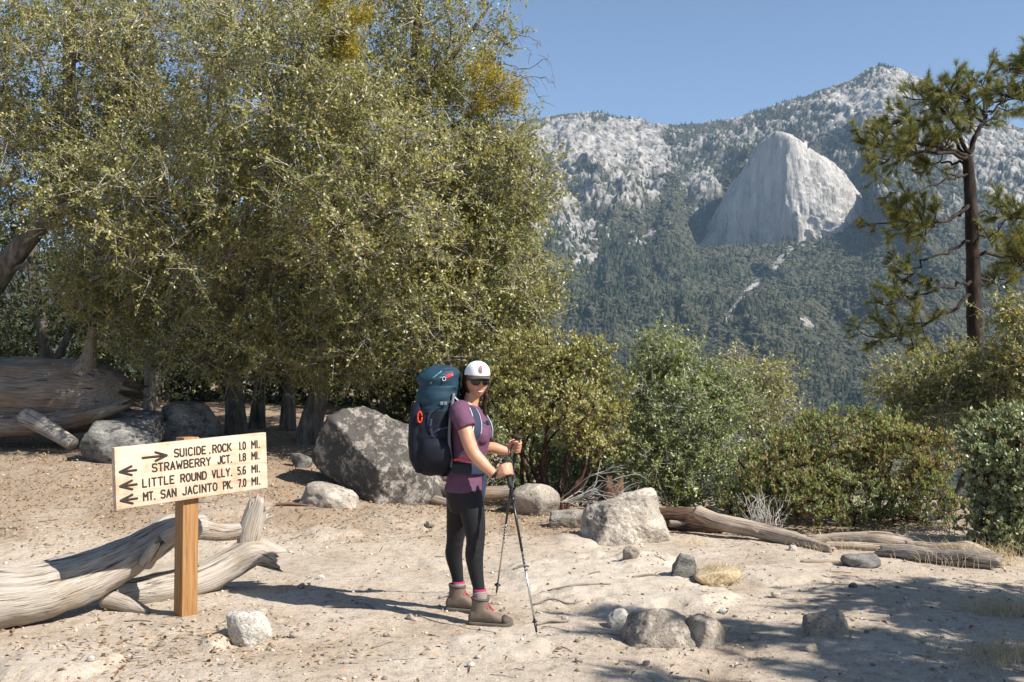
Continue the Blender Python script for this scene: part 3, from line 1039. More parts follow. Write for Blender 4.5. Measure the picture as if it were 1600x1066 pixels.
def build_oaks():
    GR = 'live oaks around the clearing'
    # oak standing behind the signboard
    b = Pz(372, 14.6)
    woody('oak_tree', b, [[b - [0, 0, .15], P(365, 600, 14.6), P(350, 430, 14.7), P(352, 260, 14.8), P(345, 100, 14.9), P(350, -120, 14.9)],
                          [P(352, 330, 14.75), P(450, 180, 14.3), P(540, 40, 14.0)], [P(350, 420, 14.7), P(250, 280, 14.2), P(190, 120, 14.0)]],
          [(.155, .05), (.075, .025), (.07, .025)],
          [B(430, 120, 11.6, 170, 170, 1.1, 150), B(290, 310, 11.9, 170, 150, 1.0, 130), B(330, 120, 14.3, 190, 190, 1.5, 130), B(230, 330, 13.8, 150, 150, 1.2, 110), B(430, 330, 13.6, 150, 150, 1.2, 120), B(330, 520, 13.4, 190, 70, .9, 140), B(480, 60, 14.2, 140, 150, 1.3, 80)],
          'tall live oak with straight grey trunk directly behind the wooden signboard', 'tree', 11, group=GR, n_leaf=112, twigs=7, leaf_len=.046, leaf_wid=.027, twig_r=.0034, twig_len=.38)
    # oak with the right hand crown, leaning trunk
    b = Pz(478, 14.0)
    woody('oak_tree', b, [[b - [0, 0, .15], P(500, 610, 14.0), P(545, 480, 13.9), P(600, 330, 13.9), P(640, 160, 13.9), P(655, 0, 13.9), P(650, -110, 13.9)],
                          [P(635, 190, 13.9), P(700, 100, 13.6), P(765, 10, 13.5)], [P(620, 250, 13.9), P(720, 190, 13.6), P(800, 150, 13.4)], [P(575, 400, 13.9), P(690, 380, 13.4), P(800, 370, 13.2)]],
          [(.16, .045), (.06, .02), (.055, .018), (.06, .018)],
          [B(560, 300, 11.5, 160, 160, 1.0, 140), B(700, 70, 13.5, 110, 110, 1.0, 80), B(640, 210, 13.2, 190, 110, 1.1, 140), B(770, 290, 13.0, 105, 75, .8, 120), B(640, 370, 12.9, 200, 90, 1.1, 140), B(500, 540, 13.0, 110, 55, .8, 80), B(780, 440, 12.9, 92, 85, .8, 110), B(650, 520, 12.7, 170, 80, 1.0, 170), B(590, 80, 13.8, 130, 140, 1.2, 90)],
          'spreading live oak with leaning dark trunk reaching over the hiker, right edge against the sky', 'tree', 12, group=GR, extra=bare_sprays, n_leaf=112, twigs=7, leaf_len=.046, leaf_wid=.027, twig_r=.0034, twig_len=.38)
    # slim companions
    for px, Y, top, seed, lab in ((402, 15.6, (430, 150), 13, 'slender oak trunk just right of the straight grey oak'),
                                  (450, 15.2, (520, 200), 14, 'dark oak between the slender trunk and the large lichen boulder')):
        b = Pz(px, Y)
        woody('oak_tree', b, [[b - [0, 0, .15], P(px + 6, 560, Y), P((px + top[0]) / 2, 380, Y), P(top[0], top[1], Y)]], [(.12, .03)],
              [B(top[0], 220, Y + .3, 160, 170, 1.2, 90), B(top[0] + 20, 420, Y, 150, 130, 1.0, 70)], lab, 'tree', seed, group=GR, n_leaf=90, twigs=6, leaf_len=.055, leaf_wid=.032)
    # tree at the left, thick limb leaning into the picture
    b = Pz(-190, 14.2)
    woody('oak_tree', b, [[b - [0, 0, .15], P(-90, 560, 14.0), P(0, 428, 13.6), P(55, 360, 13.5), P(100, 312, 13.5), P(112, 210, 13.5), P(108, 90, 13.6), P(120, -80, 13.7)],
                          [P(100, 312, 13.5), P(150, 220, 13.2), P(210, 60, 13.0)]], [(.20, .07), (.05, .02)],
          [B(90, 120, 13.3, 170, 170, 1.3, 210), B(170, 450, 13.2, 100, 60, .7, 70), B(160, 330, 12.9, 110, 110, .8, 110), B(20, 250, 13.9, 110, 130, .8, 60), B(230, 90, 13.4, 130, 130, 1.0, 80)],
          'live oak whose thick pale limb slants in above the huge fallen trunk', 'tree', 15, group=GR, n_leaf=112, twigs=7, leaf_len=.046, leaf_wid=.027, twig_r=.0034, twig_len=.38)
    # darker trees in the shade behind
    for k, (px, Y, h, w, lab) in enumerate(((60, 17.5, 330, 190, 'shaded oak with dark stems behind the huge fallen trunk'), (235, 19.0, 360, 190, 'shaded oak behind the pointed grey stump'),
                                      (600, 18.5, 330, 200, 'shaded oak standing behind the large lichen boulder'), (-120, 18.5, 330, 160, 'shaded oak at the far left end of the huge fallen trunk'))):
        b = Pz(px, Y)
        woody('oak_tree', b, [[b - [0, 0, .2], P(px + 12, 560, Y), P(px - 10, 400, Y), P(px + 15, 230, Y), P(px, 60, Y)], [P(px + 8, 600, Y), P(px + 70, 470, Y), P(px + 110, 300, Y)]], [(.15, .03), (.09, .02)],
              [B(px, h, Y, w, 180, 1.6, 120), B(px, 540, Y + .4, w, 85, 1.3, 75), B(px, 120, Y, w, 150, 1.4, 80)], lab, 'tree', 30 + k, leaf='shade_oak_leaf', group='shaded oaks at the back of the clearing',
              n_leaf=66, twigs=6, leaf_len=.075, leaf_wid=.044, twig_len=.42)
    for k, (px, Y) in enumerate(((-60, 20.5), (70, 21.5), (190, 20.5), (320, 21.0), (440, 20.5), (560, 20.0), (670, 18.5), (745, 16.5))):
        b = Pz(px, Y)
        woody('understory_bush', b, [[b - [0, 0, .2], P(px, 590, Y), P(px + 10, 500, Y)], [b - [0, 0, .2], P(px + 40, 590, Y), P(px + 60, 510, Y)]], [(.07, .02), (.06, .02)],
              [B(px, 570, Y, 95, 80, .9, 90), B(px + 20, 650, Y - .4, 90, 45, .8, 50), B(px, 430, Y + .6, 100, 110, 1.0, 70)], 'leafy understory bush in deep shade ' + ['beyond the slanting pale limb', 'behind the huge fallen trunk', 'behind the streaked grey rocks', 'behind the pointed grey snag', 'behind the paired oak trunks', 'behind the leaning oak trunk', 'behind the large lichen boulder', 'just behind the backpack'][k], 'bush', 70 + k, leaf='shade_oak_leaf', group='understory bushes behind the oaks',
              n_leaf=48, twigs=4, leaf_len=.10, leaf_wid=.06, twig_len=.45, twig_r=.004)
    # mistletoe clumps in the oak
    for k, (px, py, Y, r, lab) in enumerate(((780, 140, 12.75, 46, 'yellow mistletoe clump on the right edge of the oak crown'), (535, 40, 11.3, 48, 'yellow mistletoe clump high in the oak crown'))):
        c = P(px, py, Y); rg = np.random.default_rng(60 + k)
        root = empty('mistletoe', c, lab, 'mistletoe', None)
        n = 3600; d = unit(rg.normal(size=(n, 3))); sc_ = r / FPX * Y
        cl = rg.normal(size=(9, 3)) * np.array([.55, .45, .45]) * sc_                      # ragged clump of smaller tufts
        q = c + cl[rg.integers(0, 9, n)] + rg.normal(size=(n, 3)) * sc_ * .20
        v, f, tt = leaf_quads(q - c, d + rg.normal(size=(n, 3)) * .5, rg.normal(size=(n, 3)), rg.uniform(.03, .055, n), .016, rg.uniform(0, 1, n))
        g = Geo(); g.add(v, f, tint=tt); g.build('foliage', MAT['mistletoe_leaf'], root, smooth=False)
        st = Geo()
        for j in range(26):
            e = unit(rg.normal(size=3)) * r / FPX * Y * .8
            st.add(*tube(spline([[0, 0, 0], e * .5 + rg.normal(size=3) * .03, e], 4), [.006, .005, .004, .002], 4, cap=False))
        st.build('stem', MAT['oak_twig'], root)


def bare_twigs(name, base, label, cat, seed, n, length, spread, lean, r=0.006, mat='dead_twig', group=None, sub=3, sag=0.0):
    """a spray of leafless branches"""
    rg = np.random.default_rng(seed)
    g = Geo()
    for k in range(n):
        d = unit(np.asarray(lean) + rg.normal(size=3) * spread)
        if d[2] < -0.15: d[2] = 0.05
        L = length * rg.uniform(.55, 1.1)
        a = np.array([rg.normal() * .06, rg.normal() * .05, 0.0])
        pth = spline([a, a + d * L * .4 + rg.normal(size=3) * .06 * L, a + d * L * .75 + rg.normal(size=3) * .07 * L, a + d * L + rg.normal(size=3) * .06 * L - np.array([0, 0, sag * L])], 9)
        g.add(*tube(pth, np.linspace(r, r * .3, 9), 5, cap=False))
        for j in range(sub):
            i = rg.integers(2, 8); e = unit(d + rg.normal(size=3) * .55) * L * rg.uniform(.2, .45)
            q = spline([pth[i], pth[i] + e * .5 + rg.normal(size=3) * .03 * L, pth[i] + e], 5)
            g.add(*tube(q, np.linspace(r * .55, r * .2, 5), 4, cap=False))
    o = g.build(name, MAT[mat], None, loc=tuple(base))
    return tag(o, label, cat, group)


def build_shrubs():
    # manzanita with red stems beside the hiker
    b = Pz(852, 11.6)
    rg = np.random.default_rng(3)
    st = []; rr = []
    for (tx, ty, dy) in ((780, 640, -.2), (820, 600, .2), (870, 590, -.1), (905, 620, .2), (945, 660, 0), (965, 690, -.3), (840, 560, 0), (800, 680, -.4), (860, 640, -.3), (925, 690, -.4), (890, 600, .3), (830, 640, .1), (950, 640, .3)):
        e = P(tx, ty, 11.6 + dy)
        a = b + np.array([rg.normal() * .10, rg.normal() * .08, -.1])
        m = a + (e - a) * .45 + np.array([rg.normal() * .06, 0, -.06 if abs(tx - 850) > 60 else .05])
        st.append([a, m, a + (e - a) * .75 + rg.normal(size=3) * .05, e]); rr.append((.021, .010))
    woody('manzanita_bush', b, st, rr,
          [B(850, 560, 11.5, 75, 42, .5, 110), B(910, 570, 11.6, 50, 42, .4, 70), B(800, 600, 11.3, 50, 50, .4, 70), B(890, 640, 11.2, 75, 45, .45, 110), B(950, 625, 11.6, 40, 50, .35, 60), B(810, 655, 11.1, 40, 26, .3, 34), B(930, 690, 11.2, 45, 25, .3, 40)],
          'tall manzanita bush with twisted red stems rising behind the trekking poles', 'bush', 41, leaf='manzanita_leaf', bark='red_bark', twig='red_bark', n_leaf=46, leaf_len=.036, leaf_wid=.023,
          twigs=4, twig_len=.17, r_tip=.0045, power=.42, up=.6, upright=.45, twig_r=.002, step=.2)
    bare_twigs('dead_branches', Pz(888, 11.1, .15), 'bleached leafless branches sprawling right from the manzanita base', 'branches', 5, 16, .85, .30, (1.0, -.25, .38), .007, sag=.12)
    bare_twigs('dead_branches', Pz(800, 11.8, .0), 'bleached leafless stems between the hiker and the manzanita', 'branches', 6, 8, .75, .30, (-.1, -.1, 1.0), .008)
    bare_twigs('dead_branches', Pz(1190, 9.55, .0), 'white leafless shrub sticking up behind the long grey log', 'branches', 7, 44, .40, .42, (.1, -.05, .8), .0055)
    bare_twigs('dead_branches', Pz(1490, 8.9, .1), 'white leafless twigs in the dry grass behind the log pile', 'branches', 8, 10, .5, .4, (-.4, -.1, .6), .004)
    # green scrub oak
    b = Pz(1060, 12.6)
    woody('scrub_oak', b, [[b - [0, 0, .2], P(1055, 740, 12.6), P(1045, 620, 12.6), P(1040, 540, 12.7)], [b - [.1, 0, .2], P(1100, 740, 12.5), P(1130, 640, 12.5)], [b - [-.1, 0, .2], P(1020, 700, 12.5), P(1000, 620, 12.5)]],
          [(.06, .02), (.05, .02), (.05, .02)],
          [B(1040, 565, 12.5, 50, 48, .5, 80), B(1060, 650, 12.2, 90, 65, .7, 150), B(1020, 720, 12.0, 62, 62, .5, 85), B(1110, 740, 12.0, 80, 70, .6, 110), B(1130, 620, 12.5, 55, 55, .5, 70), B(1050, 800, 11.9, 90, 30, .4, 60)],
          'dense green scrub oak behind the largest right hand boulder', 'bush', 42, leaf='green_oak_leaf', n_leaf=66, leaf_len=.042, leaf_wid=.024, twigs=6, twig_len=.25, r_tip=.0035, step=.25)
    b = Pz(1205, 14.5)
    woody('scrub_oak', b, [[b - [0, 0, .2], P(1195, 700, 14.5), P(1175, 600, 14.5), P(1165, 560, 14.5)], [b - [0, 0, .2], P(1215, 660, 14.5), P(1225, 600, 14.5)]], [(.05, .015), (.04, .015)],
          [B(1160, 590, 14.4, 45, 38, .5, 45), B(1200, 630, 14.3, 50, 55, .6, 60), B(1150, 660, 14.3, 60, 60, .6, 60), B(1222, 600, 14.6, 26, 42, .4, 24)],
          'loose yellowish scrub oak with bare stem showing, behind the green scrub oak', 'bush', 43, leaf='pale_oak_leaf', n_leaf=44, leaf_len=.046, leaf_wid=.026, twigs=5, twig_len=.28)
    b = Pz(870, 14.2)
    woody('scrub_oak', b, [[b - [0, 0, .2], P(865, 740, 13.6), P(850, 660, 13.6)], [b - [0, 0, .2], P(910, 740, 13.6), P(930, 680, 13.5)], [b - [0, 0, .2], P(820, 740, 13.6), P(790, 690, 13.5)]], [(.05, .015), (.05, .015), (.04, .015)],
          [B(860, 680, 13.5, 70, 50, .6, 80), B(930, 730, 13.3, 60, 50, .5, 70), B(790, 710, 13.3, 55, 55, .5, 70), B(860, 760, 13.2, 100, 35, .5, 70)],
          'low green scrub oak seen between the red manzanita stems', 'bush', 48, leaf='green_oak_leaf', n_leaf=52, leaf_len=.05, leaf_wid=.03, twigs=5, twig_len=.26)
    # manzanita mound
    b = Pz(1320, 10.9)
    st = []; rr = []
    rg = np.random.default_rng(9)
    for k in range(9):
        e = P(1320 + (k - 4) * 40 + rg.normal() * 8, 720 - 10 * (4 - abs(k - 4)), 10.7 + rg.normal() * .3)
        a = b + np.array([rg.normal() * .25, rg.normal() * .1, -.1])
        st.append([a, a + (e - a) * .5 + np.array([0, 0, -.08]), e]); rr.append((.03, .012))
    woody('manzanita_mound', b, st, rr,
          [B(1320, 690, 10.7, 120, 50, .8, 240), B(1230, 740, 10.4, 85, 55, .6, 170), B(1410, 720, 10.4, 90, 55, .6, 180), B(1310, 780, 10.0, 140, 45, .45, 200), B(1180, 790, 10.3, 50, 35, .4, 70), B(1450, 790, 10.0, 50, 40, .4, 70)],
          'broad rounded manzanita mound with rusty tips behind the driftwood logs', 'bush', 44, leaf='mound_leaf', bark='red_bark', twig='red_bark', n_leaf=46, leaf_len=.034, leaf_wid=.019,
          twigs=4, twig_len=.12, r_tip=.004, power=.40, up=.9, upright=.6, step=.18)
    # brush under the pine
    b = Pz(1470, 13.5)
    woody('scrub_oak', b, [[b - [0, 0, .2], P(1465, 680, 13.5), P(1455, 590, 13.4)], [b - [0, 0, .2], P(1530, 680, 13.4), P(1560, 590, 13.3)]], [(.06, .02), (.06, .02)],
          [B(1430, 605, 13.3, 62, 40, .6, 80), B(1500, 590, 13.2, 70, 48, .6, 100), B(1570, 600, 13.0, 60, 70, .6, 90), B(1480, 660, 13.0, 95, 42, .6, 100)],
          'olive scrub oak in front of the pine trunk', 'bush', 45, leaf='pale_oak_leaf', n_leaf=60, leaf_len=.046, leaf_wid=.027, twigs=6, twig_len=.26)
    # dark oak shrub and near grey manzanita at the right
    b = Pz(1650, 12.4)
    woody('scrub_oak', b, [[b - [0, 0, .2], P(1640, 700, 12.4), P(1600, 560, 12.2), P(1570, 490, 12.0)], [b - [0, 0, .2], P(1680, 600, 12.4), P(1690, 450, 12.4)]], [(.07, .02), (.07, .02)],
          [B(1605, 600, 12.1, 50, 70, .5, 70), B(1590, 490, 12.0, 36, 28, .3, 26), B(1660, 540, 12.4, 55, 100, .6, 70)],
          'oak shrub with sunlit sprays leaning in over the grey manzanita', 'bush', 46, leaf='oak_leaf', n_leaf=60, leaf_len=.05, leaf_wid=.03, twigs=5, twig_len=.30)
    b = Pz(1610, 8.9)
    st = []; rr = []
    for k in range(7):
        e = P(1570 + k * 26 - 60, 700 + 20 * abs(k - 3), 8.8 + rg.normal() * .25)
        st.append([b + [rg.normal() * .12, rg.normal() * .1, -.1], b + (e - b) * .5, e]); rr.append((.022, .01))
    woody('manzanita_bush', b, st, rr,
          [B(1592, 735, 8.7, 80, 80, .5, 240), B(1568, 830, 8.6, 50, 60, .35, 130), B(1640, 820, 8.8, 80, 110, .5, 160), B(1570, 680, 9.0, 60, 40, .4, 70)],
          'near manzanita bush with grey green leaves at the dark end of the logs', 'bush', 47, leaf='grey_leaf', bark='red_bark', twig='red_bark', n_leaf=48, leaf_len=.038, leaf_wid=.024,
          twigs=4, twig_len=.13, r_tip=.004, power=.40, up=.7, upright=.5, step=.18)


# ---------------------------------------------------------------- pines
def needle_tufts(g, rg, pts, dirs, per=46, ln=0.17, wd=0.007, cone=0.9):
    n = len(pts) * per
    p = np.repeat(pts, per, 0); d = np.repeat(dirs, per, 0)
    p = p - d * rg.uniform(0, .12, (n, 1)) + rg.normal(size=(n, 3)) * .008
    a = unit(d + rg.normal(size=(n, 3)) * cone * .6)
    L = ln * rg.uniform(.7, 1.15, n)
    s = unit(np.cross(a, rg.normal(size=(n, 3)))) * wd * .5
    v = np.stack([p - s, p + s, p + a * L[:, None] - np.array([0, 0, .02])], 1).reshape(-1, 3)
    f = np.arange(n * 3).reshape(-1, 3)
    tint = np.repeat(np.clip(np.repeat(rg.uniform(.1, .8, len(pts)), per) + rg.normal(size=n) * .12, 0, 1), 3)
    g.add(v, f, tint=tint)


def pine(name, base, trunk, tr, branches, label, seed, leaf='pine_needle', per=58, ln=.15, sub_n=7, sub_len=.52, wd=.008, tufts=5):
    """branches: (points, r0, needle_from) polylines"""
    rg = np.random.default_rng(seed)
    root = empty(name, base, label, 'tree')
    b0 = np.asarray(base, float)
    g = Geo(); nd = Geo()
    path = spline(trunk, 40); rad = np.interp(np.linspace(0, 1, 40), np.linspace(0, 1, len(tr)), tr)
    g.add(*tube(path - b0, rad, 16, dispf=lambda p, a, s: .14 * np.repeat(rad, 16) * fbm(p * np.array([6, 6, 2.5]), 3, seed=seed)))
    br = g; TP = []; TD = []
    for (pts, r0, nf, dens) in branches:
        pth = spline(pts, 16)
        pth[1:-1] += rg.normal(size=(14, 3)) * .025
        br.add(*tube(pth - b0, np.linspace(r0, r0 * .25, 16), 7, cap=False))
        L = np.linalg.norm(np.diff(pth, axis=0), axis=1).sum()
        nsub = int(sub_n * dens * L) + 1
        for k in range(nsub):
            i = rg.integers(int(nf * 15), 16) if nf < 1 else 15
            t = unit(pth[min(i + 1, 15)] - pth[max(i - 1, 0)])
            d = unit(t * .7 + rg.normal(size=3) * .6 + np.array([0, 0, .25]))
            l = sub_len * rg.uniform(.4, 1.0)
            q = spline([pth[i], pth[i] + d * l * .55 + rg.normal(size=3) * .05, pth[i] + d * l + np.array([0, 0, .10 * l])], 6)
            br.add(*tube(q - b0, np.linspace(.014, .005, 6), 4, cap=False))
            for j in range(tufts):
                e = unit(d + rg.normal(size=3) * .55 + np.array([0, 0, .35]))
                s = q[rg.integers(2, 6)]
                w = s + e * rg.uniform(.12, .28)
                br.add(*tube(np.stack([s, (s + w) / 2, w]) - b0, [.006, .005, .004], 3, cap=False))
                TP.append(w); TD.append(e)
            TP.append(q[-1]); TD.append(d)
    if TP: needle_tufts(nd, rg, np.array(TP) - b0, np.array(TD), per, ln, wd)
    g.build('trunk', MAT['pine_bark'], root)
    if TP: nd.build('needles', MAT[leaf], root, smooth=False)
    return root


def build_pines():
    Y = 19.0
    q = lambda px, py, dy=0.0: P(px, py, Y + dy)
    b = Pz(1528, Y)
    bl = [([q(1512, 245), q(1490, 235, -.2), q(1430, 225, -.4), q(1345, 232, -.5)], .05, .35, 1.15),
          ([q(1512, 245), q(1470, 240, -.6), q(1410, 240, -1.1), q(1355, 262, -1.4)], .04, .4, .8),
          ([q(1513, 240), q(1490, 190, .1), q(1460, 160, .1), q(1440, 150, 0)], .045, .3, 1.3),
          ([q(1513, 240), q(1528, 205, 0), q(1540, 180, .1), q(1535, 135, .2)], .055, .35, 1.2),
          ([q(1535, 190), q(1515, 160, -.3), q(1495, 148, -.5), q(1475, 150, -.6)], .03, .25, 1.4),
          ([q(1538, 180), q(1560, 165, .2), q(1580, 150, .2)], .03, .3, 1.1),
          ([q(1512, 245), q(1480, 215, .5), q(1430, 190, .8), q(1400, 195, .9)], .04, .35, 1.0),
          ([q(1512, 255), q(1470, 255, .3), q(1440, 258, .5)], .03, .4, 1.0),
          ([q(1515, 272), q(1480, 282, -.3), q(1427, 302, -.6)], .03, 1, .0),
          ([q(1516, 322), q(1490, 340, -.4), q(1450, 350, -.9), q(1398, 348, -1.2)], .045, .55, 1.1),
          ([q(1516, 322), q(1480, 345, .4), q(1420, 362, .7)], .03, .6, .8),
          ([q(1518, 378), q(1480, 392, -.4), q(1440, 410, -.7), q(1420, 440, -.8)], .035, .6, .35),
          ([q(1520, 440), q(1490, 446, -.4), q(1440, 460, -.8), q(1400, 474, -1.0)], .035, .5, .45),
          ([q(1520, 462), q(1480, 488, -.5), q(1430, 515, -.9), q(1378, 528, -1.1)], .04, .55, .85),
          ([q(1520, 395), q(1560, 400, .3), q(1600, 385, .5), q(1640, 370, .6)], .04, .35, 1.0),
          ([q(1522, 432), q(1550, 440, .4), q(1580, 430, .7)], .03, .4, .9),
          ([q(1520, 360), q(1545, 370, -.3), q(1570, 345, -.5)], .025, .5, .5),
          ([q(1516, 330), q(1540, 332, .3), q(1556, 335, .4)], .02, 1, 0)]
    pine('pine_tree', b, [b - [0, 0, .2], q(1524, 540), q(1521, 430), q(1517, 320), q(1512, 245)], [.17, .15, .13, .115, .095], bl,
         'tall flat topped pine with dark bare trunk against the mountain', 51)
    b = Pz(1690, 17.0); Y2 = 17.0
    q = lambda px, py, dy=0.0: P(px, py, Y2 + dy)
    bl = [([q(1690, 130), q(1640, 122, -.2), q(1592, 108, -.3)], .04, .45, 1.0), ([q(1690, 180), q(1640, 165, -.2), q(1585, 155, -.4)], .04, .6, .8), ([q(1690, 120), q(1650, 110), q(1625, 95)], .04, .3, .8),
          ([q(1690, 370), q(1640, 355, -.2), q(1582, 340, -.3)], .04, .5, 1.0), ([q(1690, 420), q(1640, 420, -.4), q(1570, 400, -.6)], .04, .55, 1.0), ([q(1690, 300), q(1740, 280), q(1790, 270)], .05, .3, 1.0)]
    pine('pine_tree', b, [b - [0, 0, .2], q(1690, 500), q(1692, 250), q(1690, 0), q(1690, -60)], [.2, .17, .13, .08, .03], bl,
         'second pine whose branch tips reach in from beyond the right edge', 52)
    # young fir behind the oak's right edge
    Y3 = 17.5; b = Pz(800, Y3)
    q = lambda px, py, dy=0.0: P(px, py, Y3 + dy)
    bl = []
    rg = np.random.default_rng(8)
    for k in range(34):
        z = 420 + k * 8.5; w = 22 + k * 2.4; a = rg.uniform(0, 6.28)
        e = q(800, z + 22) + np.array([math.cos(a) * w / FPX * Y3, math.sin(a) * w / FPX * Y3, 0])
        bl.append(([q(800, z), (q(800, z) + e) / 2 + np.array([0, 0, .04]), e], .016, .25, 1.3))
    pine('fir_tree', b, [b - [0, 0, .2], q(800, 640), q(800, 500), q(800, 400)], [.12, .09, .05, .015], bl, 'young drooping fir showing behind the oak just above the hiker', 53, leaf='fir_needle', per=22, ln=.06, sub_n=5, sub_len=.28, wd=.006, tufts=4)
    # the pine whose shade falls on the trail, out of the picture to the right
    b = np.array([6.0, 3.6, gz1(6.0, 3.6)])
    rg = np.random.default_rng(17); bl = []
    for k in range(17):
        z = 1.5 + k * .14; a = k * 2.4 + rg.normal() * .3; L = 1.9 * rg.uniform(.7, 1.05)
        s = b + np.array([0, 0, z]); e = s + np.array([math.cos(a) * L, math.sin(a) * L * .9, .2])
        bl.append(([s, (s + e) / 2 + np.array([0, 0, -.1]), e], .045, .25, 1.35))
    pine('pine_tree', b, [b - [0, 0, .2], b + [0, 0, 2.2], b + [.1, 0, 4.1]], [.17, .12, .04], bl, 'young pine standing beside the trail, casting dappled shade on the sand', 54, per=26, wd=.018, ln=.20, tufts=4)
    b = np.array([5.5, 5.2, gz1(5.5, 5.2)])
    woody('scrub_oak', b, [[b - [0, 0, .2], b + [0, 0, 1.0], b + [-.2, .1, 2.0]], [b - [0, 0, .2], b + [.3, .1, 1.0], b + [.5, .1, 1.9]]], [(.07, .03), (.06, .03)],
          [(b + [-.2, .1, 2.1], (1.15, .9, .75), 170), (b + [.3, -.2, 1.3], (.9, .8, .6), 80)], 'oak shrub beside the trail whose dense shade reaches the log ends', 'bush', 49, leaf='oak_leaf', n_leaf=50, leaf_len=.06, leaf_wid=.036, twigs=5, twig_len=.28)

# ================================================================ ROCKS, LOGS, SIGN, LITTER
def rock_mat(name, cols, dark=None, dark_amt=0.0, pale=None, pale_amt=0.0, scale=1.0, speck=1.0, streak=(1, 1, 1), bump=0.7):
    m, nd, lk, b = new_mat(name)
    geo = N(nd, 'ShaderNodeNewGeometry')
    mp = N(nd, 'ShaderNodeMapping', ins={'Scale': streak}); lk.new(geo.outputs['Position'], mp.inputs[0])

    def noise(s, d=6.0, r=0.65, off=0.0):
        m2 = N(nd, 'ShaderNodeMapping', ins={'Location': (off, off, off)}); lk.new(mp.outputs[0], m2.inputs[0])
        n = N(nd, 'ShaderNodeTexNoise', ins={'Scale': s * scale, 'Detail': d, 'Roughness': r}); lk.new(m2.outputs[0], n.inputs['Vector'])
        return n.outputs[0]
    rp = ramp(nd, [(0.33, cols[0]), (0.5, cols[1]), (0.67, cols[2])])
    lk.new(noise(4.5, 9, 0.75), rp.inputs[0])
    sp = ramp(nd, [(0.30, 1 - 0.65 * speck), (0.45, 1.0), (0.60, 1.0), (0.72, 1 + 0.35 * speck)])
    lk.new(noise(75, 2, 0.6), sp.inputs[0])
    c = mixc(nd, lk, 1.0, rp.outputs[0], sp.outputs[0], 'MULTIPLY')
    for col, amt, sc_, off in ((pale, pale_amt, 3.2, 7.0), (dark, dark_amt, 6.0, 0.0)):
        if not col: continue
        lm = ramp(nd, [(0.62 - amt * 0.3, 0.0), (0.68 - amt * 0.3, 1.0)])
        lk.new(noise(sc_, 8, 0.78, off), lm.inputs[0])
        c = mixc(nd, lk, mathn(nd, lk, 'MULTIPLY', lm.outputs[0], 0.85), c, col)
    lk.new(c, b.inputs['Base Color'])
    b.inputs['Roughness'].default_value = 0.92
    b.inputs['Specular IOR Level'].default_value = 0.2
    h = mathn(nd, lk, 'ADD', noise(11, 9, 0.75), mathn(nd, lk, 'MULTIPLY', noise(70, 3, 0.6), 0.3))
    bp = N(nd, 'ShaderNodeBump', ins={'Strength': bump, 'Distance': 0.045})
    lk.new(h, bp.inputs['Height']); lk.new(bp.outputs[0], b.inputs['Normal'])
    MAT[name] = m


rock_mat('boulder_lichen', ((0.17, 0.15, 0.13), (0.29, 0.26, 0.225), (0.38, 0.345, 0.30)), (0.045, 0.042, 0.038), 0.60)
rock_mat('boulder_tan', ((0.20, 0.175, 0.145), (0.33, 0.29, 0.24), (0.42, 0.375, 0.315)), (0.13, 0.115, 0.10), 0.26, (0.56, 0.49, 0.40), 0.38)
rock_mat('rock_grey', ((0.11, 0.105, 0.095), (0.19, 0.18, 0.165), (0.28, 0.27, 0.245)), (0.05, 0.05, 0.045), 0.3, (0.40, 0.40, 0.36), 0.2, streak=(1, 1, 2.2))
rock_mat('rock_dark', ((0.18, 0.15, 0.125), (0.285, 0.245, 0.20), (0.38, 0.33, 0.275)), (0.09, 0.077, 0.068), 0.22, (0.48, 0.42, 0.34), 0.38)
rock_mat('rock_pale', ((0.36, 0.33, 0.285), (0.50, 0.465, 0.405), (0.60, 0.56, 0.495)), (0.17, 0.16, 0.14), 0.22)


def wood_mat(name, cols, dirt=None, bump=0.9):
    m, nd, lk, b = new_mat(name)
    av = [N(nd, 'ShaderNodeAttribute', attribute_name=a).outputs['Fac'] for a in ('gx', 'gy', 'gs')]
    cb = N(nd, 'ShaderNodeCombineXYZ')
    for k in range(3): lk.new(av[k], cb.inputs[k])

    def noise(s, sz, d=5.0, r=0.6):
        mp = N(nd, 'ShaderNodeMapping', ins={'Scale': (s, s, sz)}); lk.new(cb.outputs[0], mp.inputs[0])
        n = N(nd, 'ShaderNodeTexNoise', ins={'Scale': 1.0, 'Detail': d, 'Roughness': r}); lk.new(mp.outputs[0], n.inputs['Vector'])
        return n.outputs[0]
    fine = noise(95, 3.5, 4, 0.65)
    rp = ramp(nd, [(0.30, cols[0]), (0.46, cols[1]), (0.68, cols[2])])
    lk.new(fine, rp.inputs[0])
    crack = ramp(nd, [(0.33, 0.22), (0.40, 1.0)])
    lk.new(noise(34, 1.6, 3, 0.6), crack.inputs[0])
    c = mixc(nd, lk, 1.0, rp.outputs[0], crack.outputs[0], 'MULTIPLY')
    if dirt:
        dm = ramp(nd, [(0.5, 0.0), (0.66, 1.0)]); lk.new(noise(4, 3, 5, 0.7), dm.inputs[0])
        c = mixc(nd, lk, mathn(nd, lk, 'MULTIPLY', dm.outputs[0], 0.7), c, dirt)
    lk.new(c, b.inputs['Base Color'])
    b.inputs['Roughness'].default_value = 0.85
    b.inputs['Specular IOR Level'].default_value = 0.2
    h = mathn(nd, lk, 'ADD', fine, mathn(nd, lk, 'MULTIPLY', crack.outputs[0], 0.8))
    bp = N(nd, 'ShaderNodeBump', ins={'Strength': bump, 'Distance': 0.012}); lk.new(h, bp.inputs['Height']); lk.new(bp.outputs[0], b.inputs['Normal'])
    MAT[name] = m


